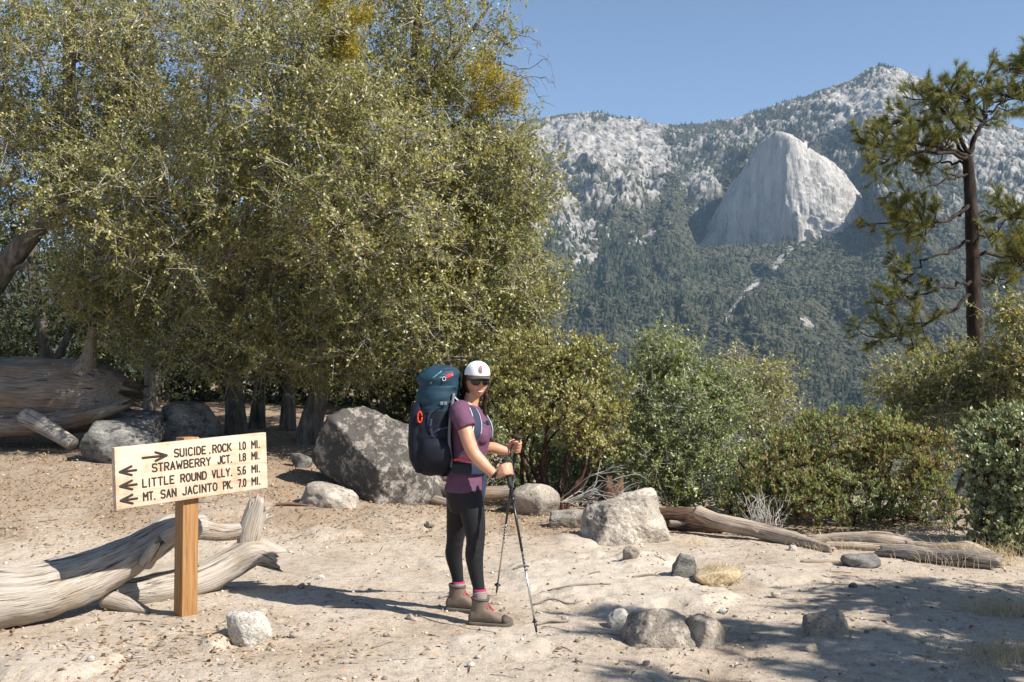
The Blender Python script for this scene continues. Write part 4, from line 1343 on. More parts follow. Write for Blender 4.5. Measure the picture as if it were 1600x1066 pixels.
wood_mat('wood_grey', ((0.15, 0.125, 0.10), (0.32, 0.28, 0.235), (0.45, 0.405, 0.345)), (0.30, 0.225, 0.155))
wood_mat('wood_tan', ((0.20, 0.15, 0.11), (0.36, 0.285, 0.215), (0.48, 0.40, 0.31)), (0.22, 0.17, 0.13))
wood_mat('wood_shade', ((0.09, 0.07, 0.052), (0.21, 0.17, 0.135), (0.33, 0.28, 0.23)), (0.22, 0.125, 0.06))  # weathered wood with shade put into its colour, for logs at the back
wood_mat('wood_rotten', ((0.03, 0.018, 0.012), (0.09, 0.050, 0.032), (0.20, 0.125, 0.08)))
wood_mat('wood_bark', ((0.10, 0.085, 0.07), (0.21, 0.18, 0.15), (0.36, 0.32, 0.28)), (0.10, 0.07, 0.05))


def rock_verts(seed, dims, sub=4, planes=None, sharp=18.0, rough=0.085, nplanes=13):
    rg = np.random.default_rng(seed)
    v, f = ico(sub)
    if planes is None:
        planes = [(n, rg.uniform(.74, 1.0)) for n in unit(rg.normal(size=(nplanes, 3)))] + [((0, 0, -1), .8)]
        planes += [((1, 0, 0), 1), ((-1, 0, 0), 1), ((0, 1, 0), 1), ((0, -1, 0), 1), ((0, 0, 1), .98)]
    r = dome_shape(v, planes, sharp)
    p = v * r[:, None]
    o = seed * 3.3
    p = p + v * (rough * 1.5 * fbm(p * 1.6 + o, 4, seed=seed) + rough * 0.5 * fbm(p * 5 + o, 4, seed=seed + 3, ridged=True) + rough * 0.25 * fbm(p * 16 + o, 3, seed=seed + 5))[:, None]
    return p * np.asarray(dims), f


def rock(name, px, py, wpx, hpx, label, cat='rock', mat='boulder_tan', seed=1, sub=4, depth=None, embed=0.28, rot=0.0, Y=None, planes=None, sharp=18.0, rough=0.085, group=None, tilt=0.0):
    """px, py: picture point where the rock meets the ground at its front; wpx, hpx its picture size"""
    q = G(px, py) if Y is None else P(px, py, Y)
    w = wpx / FPX * q[1]; h = hpx / FPX * q[1]
    dp = depth if depth else w * 0.8
    v, f = rock_verts(seed, (w / 2, dp / 2, h / (2 * (1 - embed)) ), sub, planes, sharp, rough)
    if tilt:
        c, s = math.cos(tilt), math.sin(tilt)
        v = v @ np.array([[c, 0, s], [0, 1, 0], [-s, 0, c]]).T
    if rot: v = v @ rotz(rot).T
    y = q[1] + dp * 0.42
    z = q[2] if Y is not None else gz1(q[0], y)
    top = v[:, 2].max()
    o = add(name, make_mesh(name, v, f, True, MAT[mat]), None, (q[0], y, z + h - top))
    return tag(o, label, cat, group)


def log_geo(g, path, rad, seg=20, n=48, seed=1, groove=0.10, lump=0.10, splinter=(0, 0), flat=None, twist=0.0):
    pth = spline(path, n); rr = np.interp(np.linspace(0, 1, n), np.linspace(0, 1, len(rad)), rad)
    rs = np.repeat(rr, seg)
    tw = twist

    def dsp(p, a, s):
        q = np.stack([np.cos(a + tw * s) * 2.4, np.sin(a + tw * s) * 2.4, s * .55 + seed * 5.1], -1)
        return rs * (groove * fbm(q, 4, seed=seed, ridged=True) + lump * 1.6 * fbm(p * 2.6 + seed, 3, seed=seed + 2))
    v, f, uv = tube(pth, rr, seg, dispf=dsp, flat=flat)
    t, nn, bb = frames(pth)
    rg = np.random.default_rng(seed)
    body = v[:n * seg].reshape(n, seg, 3)
    for end, amt in ((0, splinter[0]), (1, splinter[1])):
        if not amt: continue
        jag = rg.uniform(-.4, 1.0, seg) * amt
        for k, wgt in ((0, 1.0), (1, .6), (2, .3)):
            i = k if end == 0 else n - 1 - k
            sg = -t[i] if end == 0 else t[i]
            body[i] += sg[None, :] * (jag * wgt)[:, None]
        v[n * seg + end] += (t[0] if end == 0 else -t[-1]) * amt * .8
    a = np.concatenate([np.tile(np.linspace(0, 2 * math.pi, seg, endpoint=False), n), [0, 0]])
    s = np.concatenate([uv[:n * seg, 1], [uv[0, 1], uv[n * seg - 1, 1]]])
    rz = np.concatenate([rs, [0, 0]])
    g.add(v, f, uv, gx=np.cos(a) * rz, gy=np.sin(a) * rz, gs=s + seed * 3.0)


def log_thing(name, base, parts, label, cat='log', mat='wood_grey', group=None):
    """parts: (part name, path, radii, options)"""
    root = empty(name, base, label, cat, group)
    for (pn, path, rad, opt) in parts:
        g = Geo(); o2 = dict(opt); mt = o2.pop('mat', mat)
        path = np.array(path, float)
        for k in range(len(path)):                       # nothing sinks deeper than half its thickness
            path[k, 2] = max(path[k, 2], gz1(path[k, 0], path[k, 1]) + rad[min(k, len(rad) - 1)] * .72)
        log_geo(g, np.asarray(path) - np.asarray(base), rad, **o2)
        g.build(pn, MAT[mt], root)
    return root


def build_rocks():
    bp = [((-0.60, -0.78, -0.10), .52), ((0.30, -0.62, 0.72), .50), ((0.82, -0.30, 0.48), .66), ((0.38, 0.0, 0.92), .76), ((-0.36, 0.1, 0.93), 1.0), ((-0.93, 0.0, 0.36), 1.02), ((0.55, -0.80, -0.2), .78), ((0.3, 0.9, 0.2), .9), ((0, 0, -1), .9), ((-0.58, -0.20, -0.79), .62)]
    rock('boulder', 572, 790, 190, 146, 'large slanting granite boulder with black lichen under the oak', 'boulder', 'boulder_lichen', 3, 6, depth=1.15, planes=bp, sharp=22, rough=.085, embed=.2)
    rock('boulder', 838, 806, 74, 50, 'rounded grey boulder behind the trekking poles', 'boulder', 'boulder_tan', 4, 5, depth=.42, embed=.25, rough=.05)
    rock('rock', 895, 826, 72, 26, 'low flat tan rock between two rounded boulders', 'rock', 'boulder_tan', 5, 5, depth=.35, embed=.35)
    tp = [((-0.85, -0.45, 0.35), .80), ((0.0, -0.93, 0.36), .80), ((0.75, -0.45, 0.45), .80), ((0.05, -0.30, 0.95), .80), ((0.95, 0.1, 0.1), .95), ((-0.95, 0.2, 0.1), .98), ((-.4, .2, .9), .9), ((0, 1, 0), .9), ((0, 0, -1), .8), ((.5, -.8, -.1), .84)]
    rock('boulder', 980, 850, 138, 76, 'largest tan granite boulder at the clearing edge, pale scar on its face', 'boulder', 'boulder_tan', 6, 6, depth=.62, planes=tp, sharp=20, rough=.10, embed=.3)
    rock('rock', 508, 800, 104, 36, 'flat oval grey rock in front of the lichen boulder', 'rock', 'boulder_tan', 71, 5, depth=.6, embed=.5, sharp=7, rough=.09, tilt=.12)
    rock('rock', 165, 727, 122, 62, 'streaked grey rock below the huge fallen trunk', 'rock', 'rock_grey', 8, 5, depth=.8, embed=.3)
    rock('rock', 195, 690, 90, 48, 'grey rock tucked between fallen trunk and streaked rock', 'rock', 'rock_grey', 9, 5, depth=.7, embed=.3, Y=12.9)
    rock('rock', 282, 694, 100, 66, 'shaded dark rock left of the straight grey oak trunk', 'rock', 'rock_grey', 10, 5, depth=.8, embed=.3, Y=13.2)
    rock('rock', 468, 730, 34, 22, 'small dark rock left of the lichen boulder', 'rock', 'rock_grey', 11, 4, depth=.24, embed=.3)
    rock('stone', 383, 1008, 72, 50, 'pale chipped stone to the right of the sign post foot', 'stone', 'rock_pale', 12, 5, depth=.22, embed=.2, sharp=9, rough=.1)
    rock('stone', 969, 978, 36, 28, 'small pale stone beside the brown embedded rock', 'stone', 'rock_pale', 13, 4, embed=.25)
    rock('rock', 1035, 1008, 118, 54, 'brown weathered rock half sunk in the sand', 'rock', 'rock_dark', 14, 5, depth=.38, embed=.45, rough=.11)
    rock('rock', 1104, 1010, 74, 44, 'dark blocky rock touching the sunken brown rock', 'rock', 'rock_dark', 15, 5, depth=.30, embed=.4, sharp=24)
    rock('stone', 1071, 906, 38, 38, 'upright grey stone beside the dry grass clod', 'stone', 'rock_grey', 16, 4, embed=.3, sharp=26, tilt=.35)
    rock('stone', 987, 884, 26, 20, 'small brown wedge of rock below the largest boulder', 'stone', 'rock_dark', 17, 4, embed=.25)
    rock('rock', 1302, 1000, 74, 36, 'angular rock lying in the dappled shade', 'rock', 'rock_dark', 18, 5, embed=.45, sharp=26)
    rock('rock', 1352, 888, 58, 18, 'low grey rock against the driftwood logs', 'rock', 'rock_grey', 19, 4, embed=.3)
    rock('stone', 402, 966, 26, 14, 'small brown stone above the pale chipped stone', 'stone', 'rock_dark', 20, 3, embed=.3)
    small = [(500, 905, 12, 7, 'stone', 'rock_pale'), (640, 968, 13, 9, 'x', 'rock_dark'), (458, 998, 14, 10, 'x', 'rock_dark'), (605, 995, 12, 8, 'x', 'rock_dark'), (885, 968, 14, 8, 'x', 'rock_dark'), (560, 944, 12, 7, 'x', 'rock_dark'),
             (1215, 935, 16, 9, 'x', 'rock_dark'), (1180, 1000, 18, 10, 'x', 'rock_dark'), (1335, 925, 14, 8, 'x', 'rock_grey'), (735, 1040, 12, 8, 'x', 'rock_pale'), (905, 1040, 13, 8, 'x', 'rock_dark'), (1268, 1022, 20, 12, 'x', 'rock_dark'),
             (250, 1010, 12, 8, 'x', 'rock_dark'), (140, 1045, 13, 8, 'x', 'rock_pale'), (672, 830, 16, 9, 'x', 'rock_dark'), (1010, 1045, 12, 7, 'x', 'rock_dark'), (470, 925, 12, 8, 'x', 'rock_dark'), (1240, 862, 13, 8, 'x', 'rock_pale'), (1420, 960, 15, 9, 'x', 'rock_pale'), (1130, 960, 13, 8, 'x', 'rock_pale')]
    for k, (px, py, w, h, _, mt) in enumerate(small):
        rock('pebble', px, py, w, h, PEB[k], 'stone', mt, 100 + k, 3, embed=.2, group='loose pebbles on the trail')


PEB = ['pale pebble above the tip of the hiker shadow', 'dark pebble left of the rear boot heel', 'brown pebble right of the pale chipped stone', 'dark pebble below the hiker shadow', 'dark flat pebble right of the front pole', 'small dark pebble under the middle of the hiker shadow',
       'dark pebble right of the dry grass clod', 'dark pebble just right of the blocky dark rock', 'grey pebble below the low grey rock', 'pale pebble in front of the boots', 'dark pebble in front of the sunken brown rock', 'dark stone in front of the shaded angular rock', 'dark pebble left of the sign post foot', 'pale pebble in front of the driftwood log',
       'dark pebble on the bare granite below the lichen boulder', 'tiny dark pebble left of the sunken brown rock', 'dark pebble by the broken end of the driftwood', 'pale pebble below the long smooth log', 'pale pebble among the dappled shade', 'pale pebble above the blocky dark rock']


def build_logs():
    # driftwood behind the sign
    b = G(120, 965)
    log_thing('fallen_log', b, [
        ('trunk', [P(-130, 950, 5.8), P(-40, 938, 5.95), P(60, 925, 6.15), P(150, 895, 6.4), P(215, 862, 6.65), P(265, 830, 6.85), P(320, 822, 7.0)], [.185, .175, .165, .135, .115, .105, .075], dict(seg=30, n=80, seed=3, groove=.16, lump=.13, twist=.8)),
        ('limb', [P(300, 824, 6.95), P(350, 832, 7.08), P(385, 826, 7.15), P(412, 806, 7.2)], [.07, .055, .05, .035], dict(seg=16, n=30, seed=4, groove=.2, splinter=(0, .08))),
        ('limb', [P(175, 930, 6.55), P(240, 922, 6.75), P(310, 905, 6.95), P(360, 882, 7.1), P(398, 862, 7.15), P(428, 872, 7.2)], [.075, .10, .105, .105, .095, .075], dict(seg=24, n=50, seed=5, groove=.16, lump=.14, splinter=(0, .10), twist=.6)),
        ('limb', [P(385, 868, 7.1), P(390, 835, 7.12), P(402, 792, 7.15)], [.055, .075, .07], dict(seg=18, n=30, seed=6, groove=.3, splinter=(0, .10), flat=(1.0, .55))),
        ('stub', [P(228, 880, 6.5), P(240, 862, 6.45), P(250, 848, 6.42)], [.05, .045, .035], dict(seg=14, n=16, seed=7, splinter=(0, .05))),
        ('root', [P(165, 935, 6.5), P(205, 948, 6.45), P(232, 960, 6.4)], [.06, .045, .02], dict(seg=12, n=20, seed=8))],
        'bleached grey driftwood log lying behind the sign post', 'log', 'wood_grey')
    c = G(110, 890)
    g = Geo(); log_geo(g, np.array([[-.16, 0, .02], [0, .02, .05], [.14, .04, .03]]), [.05, .07, .03], seg=14, n=16, seed=31, groove=.3, splinter=(.05, .08))
    tag(g.build('wood_chunk', MAT['wood_grey'], None, loc=tuple(c)), 'pale broken chunk of wood behind the driftwood log', 'wood')
    # huge fallen trunk
    b = P(60, 690, 13.3); b[2] = gz1(b[0], b[1])
    Y = 13.4
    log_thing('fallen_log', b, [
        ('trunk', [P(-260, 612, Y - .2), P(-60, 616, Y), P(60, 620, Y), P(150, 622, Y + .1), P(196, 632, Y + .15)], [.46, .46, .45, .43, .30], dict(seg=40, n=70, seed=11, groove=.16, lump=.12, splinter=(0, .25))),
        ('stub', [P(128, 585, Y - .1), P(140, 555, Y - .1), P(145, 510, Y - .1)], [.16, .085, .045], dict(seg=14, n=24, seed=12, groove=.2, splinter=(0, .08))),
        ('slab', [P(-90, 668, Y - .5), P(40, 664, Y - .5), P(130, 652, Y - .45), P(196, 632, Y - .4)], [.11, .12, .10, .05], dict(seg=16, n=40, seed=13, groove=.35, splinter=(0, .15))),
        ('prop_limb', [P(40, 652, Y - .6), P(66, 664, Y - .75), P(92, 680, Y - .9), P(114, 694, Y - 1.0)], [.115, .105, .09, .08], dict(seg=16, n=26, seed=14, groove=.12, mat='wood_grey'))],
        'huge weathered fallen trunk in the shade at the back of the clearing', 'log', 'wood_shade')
    b = P(233, 606, 15.0); b[2] = gz1(b[0], b[1])
    log_thing('stump', b, [('trunk', [b - [0, 0, .1], P(234, 590, 15), P(231, 546, 15)], [.09, .075, .05], dict(seg=14, n=24, seed=21, splinter=(0, .06)))], 'pointed grey snag standing behind the shaded rocks', 'stump', 'wood_grey')
    # log behind the hiker
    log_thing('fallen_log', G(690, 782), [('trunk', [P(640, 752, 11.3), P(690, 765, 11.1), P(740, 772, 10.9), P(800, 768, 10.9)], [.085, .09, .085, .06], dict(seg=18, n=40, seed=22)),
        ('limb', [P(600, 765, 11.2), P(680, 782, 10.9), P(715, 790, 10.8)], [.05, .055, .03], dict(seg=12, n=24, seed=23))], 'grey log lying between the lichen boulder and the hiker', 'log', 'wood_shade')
    # driftwood at the right edge of the clearing
    log_thing('fallen_log', G(1200, 868), [('trunk', [P(1092, 802, 9.65), P(1125, 816, 9.5), P(1180, 828, 9.3), P(1240, 848, 9.0), P(1300, 868, 8.6)], [.07, .078, .068, .062, .03], dict(seg=22, n=60, seed=24, groove=.22, lump=.22, splinter=(.08, .04))),
        ('stub', [P(1320, 856, 8.9), P(1338, 842, 8.9)], [.025, .018], dict(seg=10, n=10, seed=25))], 'long smooth grey log sloping down right of the largest boulder', 'log', 'wood_tan')
    log_thing('rotten_log', G(1080, 845), [('trunk', [P(1030, 826, 10.1), P(1080, 828, 9.9), P(1130, 838, 9.75)], [.10, .11, .07], dict(seg=20, n=40, seed=26, groove=.35, splinter=(.1, .08))),
        ('slab', [P(1046, 818, 9.9), P(1090, 820, 9.8), P(1126, 826, 9.7)], [.035, .04, .02], dict(seg=12, n=24, seed=27, mat='wood_tan'))], 'rotten red brown log beside the largest boulder', 'log', 'wood_rotten')
    log_thing('fallen_log', G(1370, 880), [('trunk', [P(1262, 860, 9.1), P(1310, 856, 9.0), P(1370, 862, 8.8), P(1430, 868, 8.7), P(1490, 872, 8.6)], [.04, .06, .075, .068, .055], dict(seg=18, n=60, seed=28, groove=.22, lump=.28)),
        ('stub', [P(1356, 858, 8.85), P(1360, 845, 8.85), P(1364, 834, 8.85)], [.05, .04, .03], dict(seg=12, n=12, seed=29, splinter=(0, .03))),
        ('limb', [P(1290, 870, 8.8), P(1340, 872, 8.7), P(1400, 878, 8.6)], [.03, .04, .03], dict(seg=12, n=30, seed=30))], 'knotted tan log with an upright stub in front of the manzanita mound', 'log', 'wood_tan')
    log_thing('fallen_log', G(1480, 905), [('trunk', [P(1380, 882, 8.4), P(1425, 884, 8.25), P(1470, 896, 8.1), P(1515, 898, 7.95), P(1556, 910, 7.85)], [.045, .062, .055, .07, .062], dict(seg=20, n=50, seed=32, groove=.35, lump=.32, splinter=(.06, .07))),
        ('stub', [P(1446, 868, 8.5), P(1456, 852, 8.5)], [.03, .02], dict(seg=10, n=10, seed=33, mat='wood_grey'))], 'rough barked grey log ending in a hollow dark end', 'log', 'wood_bark')
    log_thing('fallen_log', G(1520, 905), [('trunk', [P(1420, 866, 8.6), P(1465, 868, 8.4), P(1510, 874, 8.22), P(1542, 892, 8.1)], [.05, .065, .08, .06], dict(seg=18, n=40, seed=34, groove=.2, lump=.25, splinter=(.04, .05)))], 'short orange tan log resting across the rough barked log', 'log', 'wood_tan')
    b = Pz(955, 11.0)
    log_thing('rotten_stump', b, [('trunk', [b - [0, 0, .1], b + [0, 0, .2], b + [.03, 0, .34]], [.15, .12, .09], dict(seg=22, n=24, seed=35, groove=.3, splinter=(0, .10))),
        ('slab', [b + [-.5, -.2, .05], b + [-.2, -.25, .06], b + [.2, -.3, .04]], [.05, .06, .04], dict(seg=12, n=20, seed=36, splinter=(.08, .08)))], 'dark rotten stump under the manzanita branches', 'stump', 'wood_rotten')
    # loose bark and sticks on the ground
    sticks = [(455, 795, 24, 5, 'wood_rotten', 'curled brown bark piece near the flat oval rock', 0.2), (872, 942, 40, 3, 'wood_bark', 'thin dark stick right of the front trekking pole', 0.15), (862, 972, 26, 5, 'wood_bark', 'short dark bark stick beside the front pole tip', 0.5),
              (598, 1008, 22, 4, 'wood_bark', 'short grey stick lying below the hiker shadow', 0.9), (545, 950, 40, 3, 'wood_bark', 'thin twig just below the hiker shadow', -0.1), (815, 895, 14, 4, 'wood_bark', 'short twig between the two pole tips', 0.5),
              (620, 1030, 30, 3, 'wood_grey', 'pale thin twig on the foreground sand', 0.1), (700, 935, 16, 5, 'wood_bark', 'dark bark chip behind the rear boot', 0.6), (1010, 905, 24, 3, 'wood_bark', 'thin twig on the bare granite', 0.3), (1290, 880, 40, 4, 'wood_tan', 'straight tan stick below the knotted log', 0.1),
              (210, 1028, 14, 4, 'wood_bark', 'small bark chip in front of the driftwood', 0.4), (905, 920, 50, 3, 'wood_bark', 'long crooked twig right of the poles', 0.12)]
    for k, (px, py, w, t, mt, lab, an) in enumerate(sticks):
        c = G(px, py); L = w / FPX * c[1]; r = t / 2 / FPX * c[1]
        rg = np.random.default_rng(200 + k)
        a = np.array([math.cos(an) * L, math.sin(an) * L, 0]); z = r * .7
        pts = [-a + [0, 0, z], -a * .3 + [0, rg.normal() * L * .12, z * 1.5], a * .4 + [0, rg.normal() * L * .12, z * 1.6], a + [0, 0, z]]
        pts = [np.array([q[0], q[1], gz1(c[0] + q[0], c[1] + q[1]) - gz1(c[0], c[1]) + q[2]]) for q in pts]
        g = Geo(); log_geo(g, np.array(pts), [r * .7, r, r, r * .5], seg=8, n=14, seed=40 + k, groove=.2)
        tag(g.build('bark_piece' if 'bark' in lab else 'stick', MAT[mt], None, loc=(c[0], c[1], gz1(c[0], c[1]))), lab, 'bark' if 'bark' in lab else 'stick')


# ---------------------------------------------------------------- trail sign
FONT = {
    'S': [[(1, .9), (.8, 1), (.2, 1), (0, .85), (0, .65), (.2, .53), (.8, .47), (1, .35), (1, .15), (.8, 0), (.2, 0), (0, .1)]],
    'U': [[(0, 1), (0, .18), (.22, 0), (.78, 0), (1, .18), (1, 1)]], 'I': [[(.5, 0), (.5, 1)]], '1': [[(.5, 0), (.5, 1)]],
    'C': [[(1, .88), (.8, 1), (.25, 1), (0, .8), (0, .2), (.25, 0), (.8, 0), (1, .12)]], 'D': [[(0, 0), (0, 1), (.65, 1), (1, .75), (1, .25), (.65, 0), (0, 0)]],
    'E': [[(1, 1), (0, 1), (0, 0), (1, 0)], [(0, .52), (.75, .52)]], 'R': [[(0, 0), (0, 1), (.75, 1), (1, .86), (1, .62), (.75, .48), (0, .48)], [(.45, .48), (1, 0)]],
    'O': [[(.3, 0), (0, .25), (0, .75), (.3, 1), (.7, 1), (1, .75), (1, .25), (.7, 0), (.3, 0)]], '0': [[(.3, 0), (0, .25), (0, .75), (.3, 1), (.7, 1), (1, .75), (1, .25), (.7, 0), (.3, 0)]],
    'K': [[(0, 0), (0, 1)], [(1, 1), (0, .42)], [(.3, .58), (1, 0)]], 'M': [[(0, 0), (0, 1), (.5, .45), (1, 1), (1, 0)]], 'T': [[(0, 1), (1, 1)], [(.5, 1), (.5, 0)]],
    'A': [[(0, 0), (.5, 1), (1, 0)], [(.2, .33), (.8, .33)]], 'W': [[(0, 1), (.22, 0), (.5, .62), (.78, 0), (1, 1)]],
    'B': [[(0, 0), (0, 1), (.7, 1), (.95, .86), (.95, .66), (.7, .53), (0, .53)], [(.7, .53), (1, .4), (1, .14), (.7, 0), (0, 0)]], 'Y': [[(0, 1), (.5, .5), (1, 1)], [(.5, .5), (.5, 0)]],
    'J': [[(1, 1), (1, .2), (.75, 0), (.25, 0), (0, .18)]], 'L': [[(0, 1), (0, 0), (.95, 0)]], 'N': [[(0, 0), (0, 1), (1, 0), (1, 1)]], 'V': [[(0, 1), (.5, 0), (1, 1)]],
    'P': [[(0, 0), (0, 1), (.75, 1), (1, .85), (1, .6), (.75, .46), (0, .46)]], '8': [[(.3, .53), (.05, .66), (.05, .86), (.3, 1), (.7, 1), (.95, .86), (.95, .66), (.7, .53), (.3, .53), (0, .38), (0, .15), (.3, 0), (.7, 0), (1, .15), (1, .38), (.7, .53)]],
    '5': [[(.95, 1), (.1, 1), (.05, .58), (.7, .6), (1, .42), (1, .16), (.72, 0), (.2, 0), (0, .1)]], '6': [[(.9, .95), (.6, 1), (.2, .9), (0, .6), (0, .18), (.25, 0), (.75, 0), (1, .16), (1, .4), (.75, .55), (.2, .5), (0, .35)]],
    '7': [[(0, 1), (1, 1), (.4, 0)]], '.': [[(.42, .0), (.58, .0)]]}
WIDTH = {'I': .18, '1': .18, '.': .14, 'M': .78, 'W': .86, 'L': .55, 'J': .55, 'E': .55}


def stroke(g, pts, r, depth=0.35):
    pts = np.asarray(pts, float)
    p3 = np.stack([pts[:, 0], np.zeros(len(pts)), pts[:, 1]], -1)
    for a, b in zip(p3[:-1], p3[1:]):                    # each run of the router: a shallow rounded bar
        d = unit(b - a)
        q = np.stack([a - d * r, a - d * r * .6, a, b, b + d * r * .6, b + d * r])
        v, f, uv = tube(q, [r * .1, r * .8, r, r, r * .8, r * .1], 8)
        v[:, 1] *= depth
        g.add(v, f, uv)


def build_sign():
    YL, YR = 5.86, 6.60
    L = (P(180, 700, YL) + P(180, 797, YL)) / 2; Rr = (P(417, 676, YR) + P(417, 762, YR)) / 2
    d = Rr - L; ang = math.atan2(d[1], d[0]); W = math.hypot(d[0], d[1]); H = 0.365
    mid = (L + Rr) / 2; zc = mid[2]
    back = np.array([-math.sin(ang), math.cos(ang), 0])
    th = 0.042; pw = 0.105
    c = mid + back * (th + pw / 2); c = c + unit([d[0], d[1], 0]) * (-0.005)
    base = np.array([c[0], c[1], gz1(c[0], c[1])])
    root = empty('trail_sign', base, 'wooden trail sign board on a square brown post with routed mileage lines', 'sign')
    root.rotation_euler = (0, 0, ang)
    # local frame: x along the board, -y out of its face
    z0 = zc - base[2]
    top = z0 + H / 2 + 0.012
    v, f = box((0, 0, (top - .25) / 2 + 0.0), (pw, pw, top + .25), bevel=.004)
    add('post', make_mesh('post', v, f, False, MAT['post_wood']), root)
    # joint: the board runs very slightly uphill
    tilt = math.atan2(Rr[2] - L[2], W)
    yf = -(pw / 2 + th)
    R3 = np.array([[math.cos(tilt), 0, -math.sin(tilt)], [0, 1, 0], [math.sin(tilt), 0, math.cos(tilt)]])
    v, f = box((0, 0, 0), (W, th, H), bevel=.003)
    v = v @ R3.T + np.array([0.005, -(pw / 2 + th / 2 + .001), z0])
    add('board', make_mesh('board', v, f, False, MAT['board_wood']), root)

    def place(g, name):
        for k in range(len(g.v)):
            g.v[k] = g.v[k] @ R3.T + np.array([0.005, yf - .001, z0])
        g.build(name, MAT['routed'], root)

    def uu(x):
        t = (x - 140) / (1475 - 140)
        return (t * YL / (YR - t * (YR - YL)) - .5) * W
    hh = .125 * H
    lines = [(.195, [('SUICIDE', 660, 945), ('.', 966, 985), ('ROCK', 997, 1170), ('1.0', 1232, 1297), ('MI.', 1340, 1420)]), (.397, [('STRAWBERRY', 462, 985), ('JCT.', 1038, 1172), ('1.8', 1228, 1295), ('MI.', 1338, 1415)]),
             (.630, [('LITTLE', 372, 660), ('ROUND', 708, 945), ('VLLY.', 985, 1170), ('5.6', 1210, 1290), ('MI.', 1335, 1415)]), (.850, [('MT.', 375, 490), ('SAN', 530, 675), ('JACINTO', 720, 1035), ('PK.', 1080, 1170), ('7.0', 1212, 1290), ('MI.', 1332, 1415)])]
    r = .0054
    for (vv, words) in lines:
        zc2 = (.5 - vv) * H
        for (w, x0, x1) in words:
            g = Geo()
            a, b = uu(x0) + r, uu(x1) - r
            ws = [WIDTH.get(ch, .62) for ch in w]; gap = .30
            tot = sum(ws) + gap * (len(w) - 1); k = (b - a) / tot; x = a
            for ch, cw in zip(w, ws):
                for poly in FONT[ch]:
                    stroke(g, [(x + q[0] * cw * k, zc2 + (q[1] - .5) * hh) for q in poly], r if ch != '.' else r * 1.1)
                x += (cw + gap) * k
            place(g, 'lettering')
    for (x0, x1, vv, right) in ((385, 597, .215, True), (180, 325, .40, False), (180, 325, .632, False), (180, 325, .862, False)):
        g = Geo(); a, b = uu(x0), uu(x1); z = (.5 - vv) * H
        tip, tail = (b, a) if right else (a, b); sg = -1 if right else 1
        stroke(g, [(tail, z), (tip, z)], .0078)
        stroke(g, [(tip + sg * .072, z + .026), (tip, z)], .0078); stroke(g, [(tip + sg * .072, z - .026), (tip, z)], .0078)
        place(g, 'arrow')


def sign_mats():
    m, nd, lk, b = new_mat('board_wood')
    tc = N(nd, 'ShaderNodeTexCoord')
    mp = N(nd, 'ShaderNodeMapping', ins={'Scale': (1.2, 6, 26)}); lk.new(tc.outputs['Object'], mp.inputs[0])
    n1 = N(nd, 'ShaderNodeTexNoise', ins={'Scale': 1.6, 'Detail': 6.0, 'Roughness': 0.6, 'Distortion': 0.8}); lk.new(mp.outputs[0], n1.inputs['Vector'])
    rp = ramp(nd, [(0.30, (0.44, 0.30, 0.20)), (0.45, (0.53, 0.405, 0.30)), (0.70, (0.58, 0.47, 0.37))]); lk.new(n1.outputs[0], rp.inputs[0])
    vo = N(nd, 'ShaderNodeTexVoronoi', ins={'Scale': 4.6}); mp2 = N(nd, 'ShaderNodeMapping', ins={'Scale': (1, .05, 1.15), 'Location': (.31, 0, .17)})
    lk.new(tc.outputs['Object'], mp2.inputs[0]); lk.new(mp2.outputs[0], vo.inputs['Vector'])
    kn = ramp(nd, [(0.05, 1.0), (0.13, 0.0)]); lk.new(vo.outputs['Distance'], kn.inputs[0])
    c = mixc(nd, lk, mathn(nd, lk, 'MULTIPLY', kn.outputs[0], 0.8), rp.outputs[0], (0.27, 0.14, 0.065))
    n3 = N(nd, 'ShaderNodeTexNoise', ins={'Scale': 5.0, 'Detail': 6.0, 'Roughness': 0.7}); lk.new(tc.outputs['Object'], n3.inputs['Vector'])
    st = ramp(nd, [(0.36, (0.80, 0.70, 0.60)), (0.52, (1.0, 1.0, 1.0)), (0.68, (1.06, 1.05, 1.04))]); lk.new(n3.outputs[0], st.inputs[0])
    c = mixc(nd, lk, 1.0, c, st.outputs[0], 'MULTIPLY')
    lk.new(c, b.inputs['Base Color']); b.inputs['Roughness'].default_value = 0.6; b.inputs['Specular IOR Level'].default_value = .25
    bp = N(nd, 'ShaderNodeBump', ins={'Strength': 0.5, 'Distance': 0.004}); lk.new(n1.outputs[0], bp.inputs['Height']); lk.new(bp.outputs[0], b.inputs['Normal'])
    MAT['board_wood'] = m
    m, nd, lk, b = new_mat('post_wood')
    tc = N(nd, 'ShaderNodeTexCoord')
    mp = N(nd, 'ShaderNodeMapping', ins={'Scale': (28, 28, 1.3)}); lk.new(tc.outputs['Object'], mp.inputs[0])
    n1 = N(nd, 'ShaderNodeTexNoise', ins={'Scale': 2.0, 'Detail': 6.0, 'Roughness': 0.6, 'Distortion': 0.5}); lk.new(mp.outputs[0], n1.inputs['Vector'])
    rp = ramp(nd, [(0.30, (0.16, 0.075, 0.024)), (0.5, (0.28, 0.142, 0.048)), (0.72, (0.36, 0.20, 0.078))]); lk.new(n1.outputs[0], rp.inputs[0])
    lk.new(rp.outputs[0], b.inputs['Base Color']); b.inputs['Roughness'].default_value = 0.65
    bp = N(nd, 'ShaderNodeBump', ins={'Strength': 0.35, 'Distance': 0.004}); lk.new(n1.outputs[0], bp.inputs['Height']); lk.new(bp.outputs[0], b.inputs['Normal'])
    MAT['post_wood'] = m
    MAT['routed'] = plain('routed', (0.020, 0.013, 0.009), 0.8)


sign_mats()


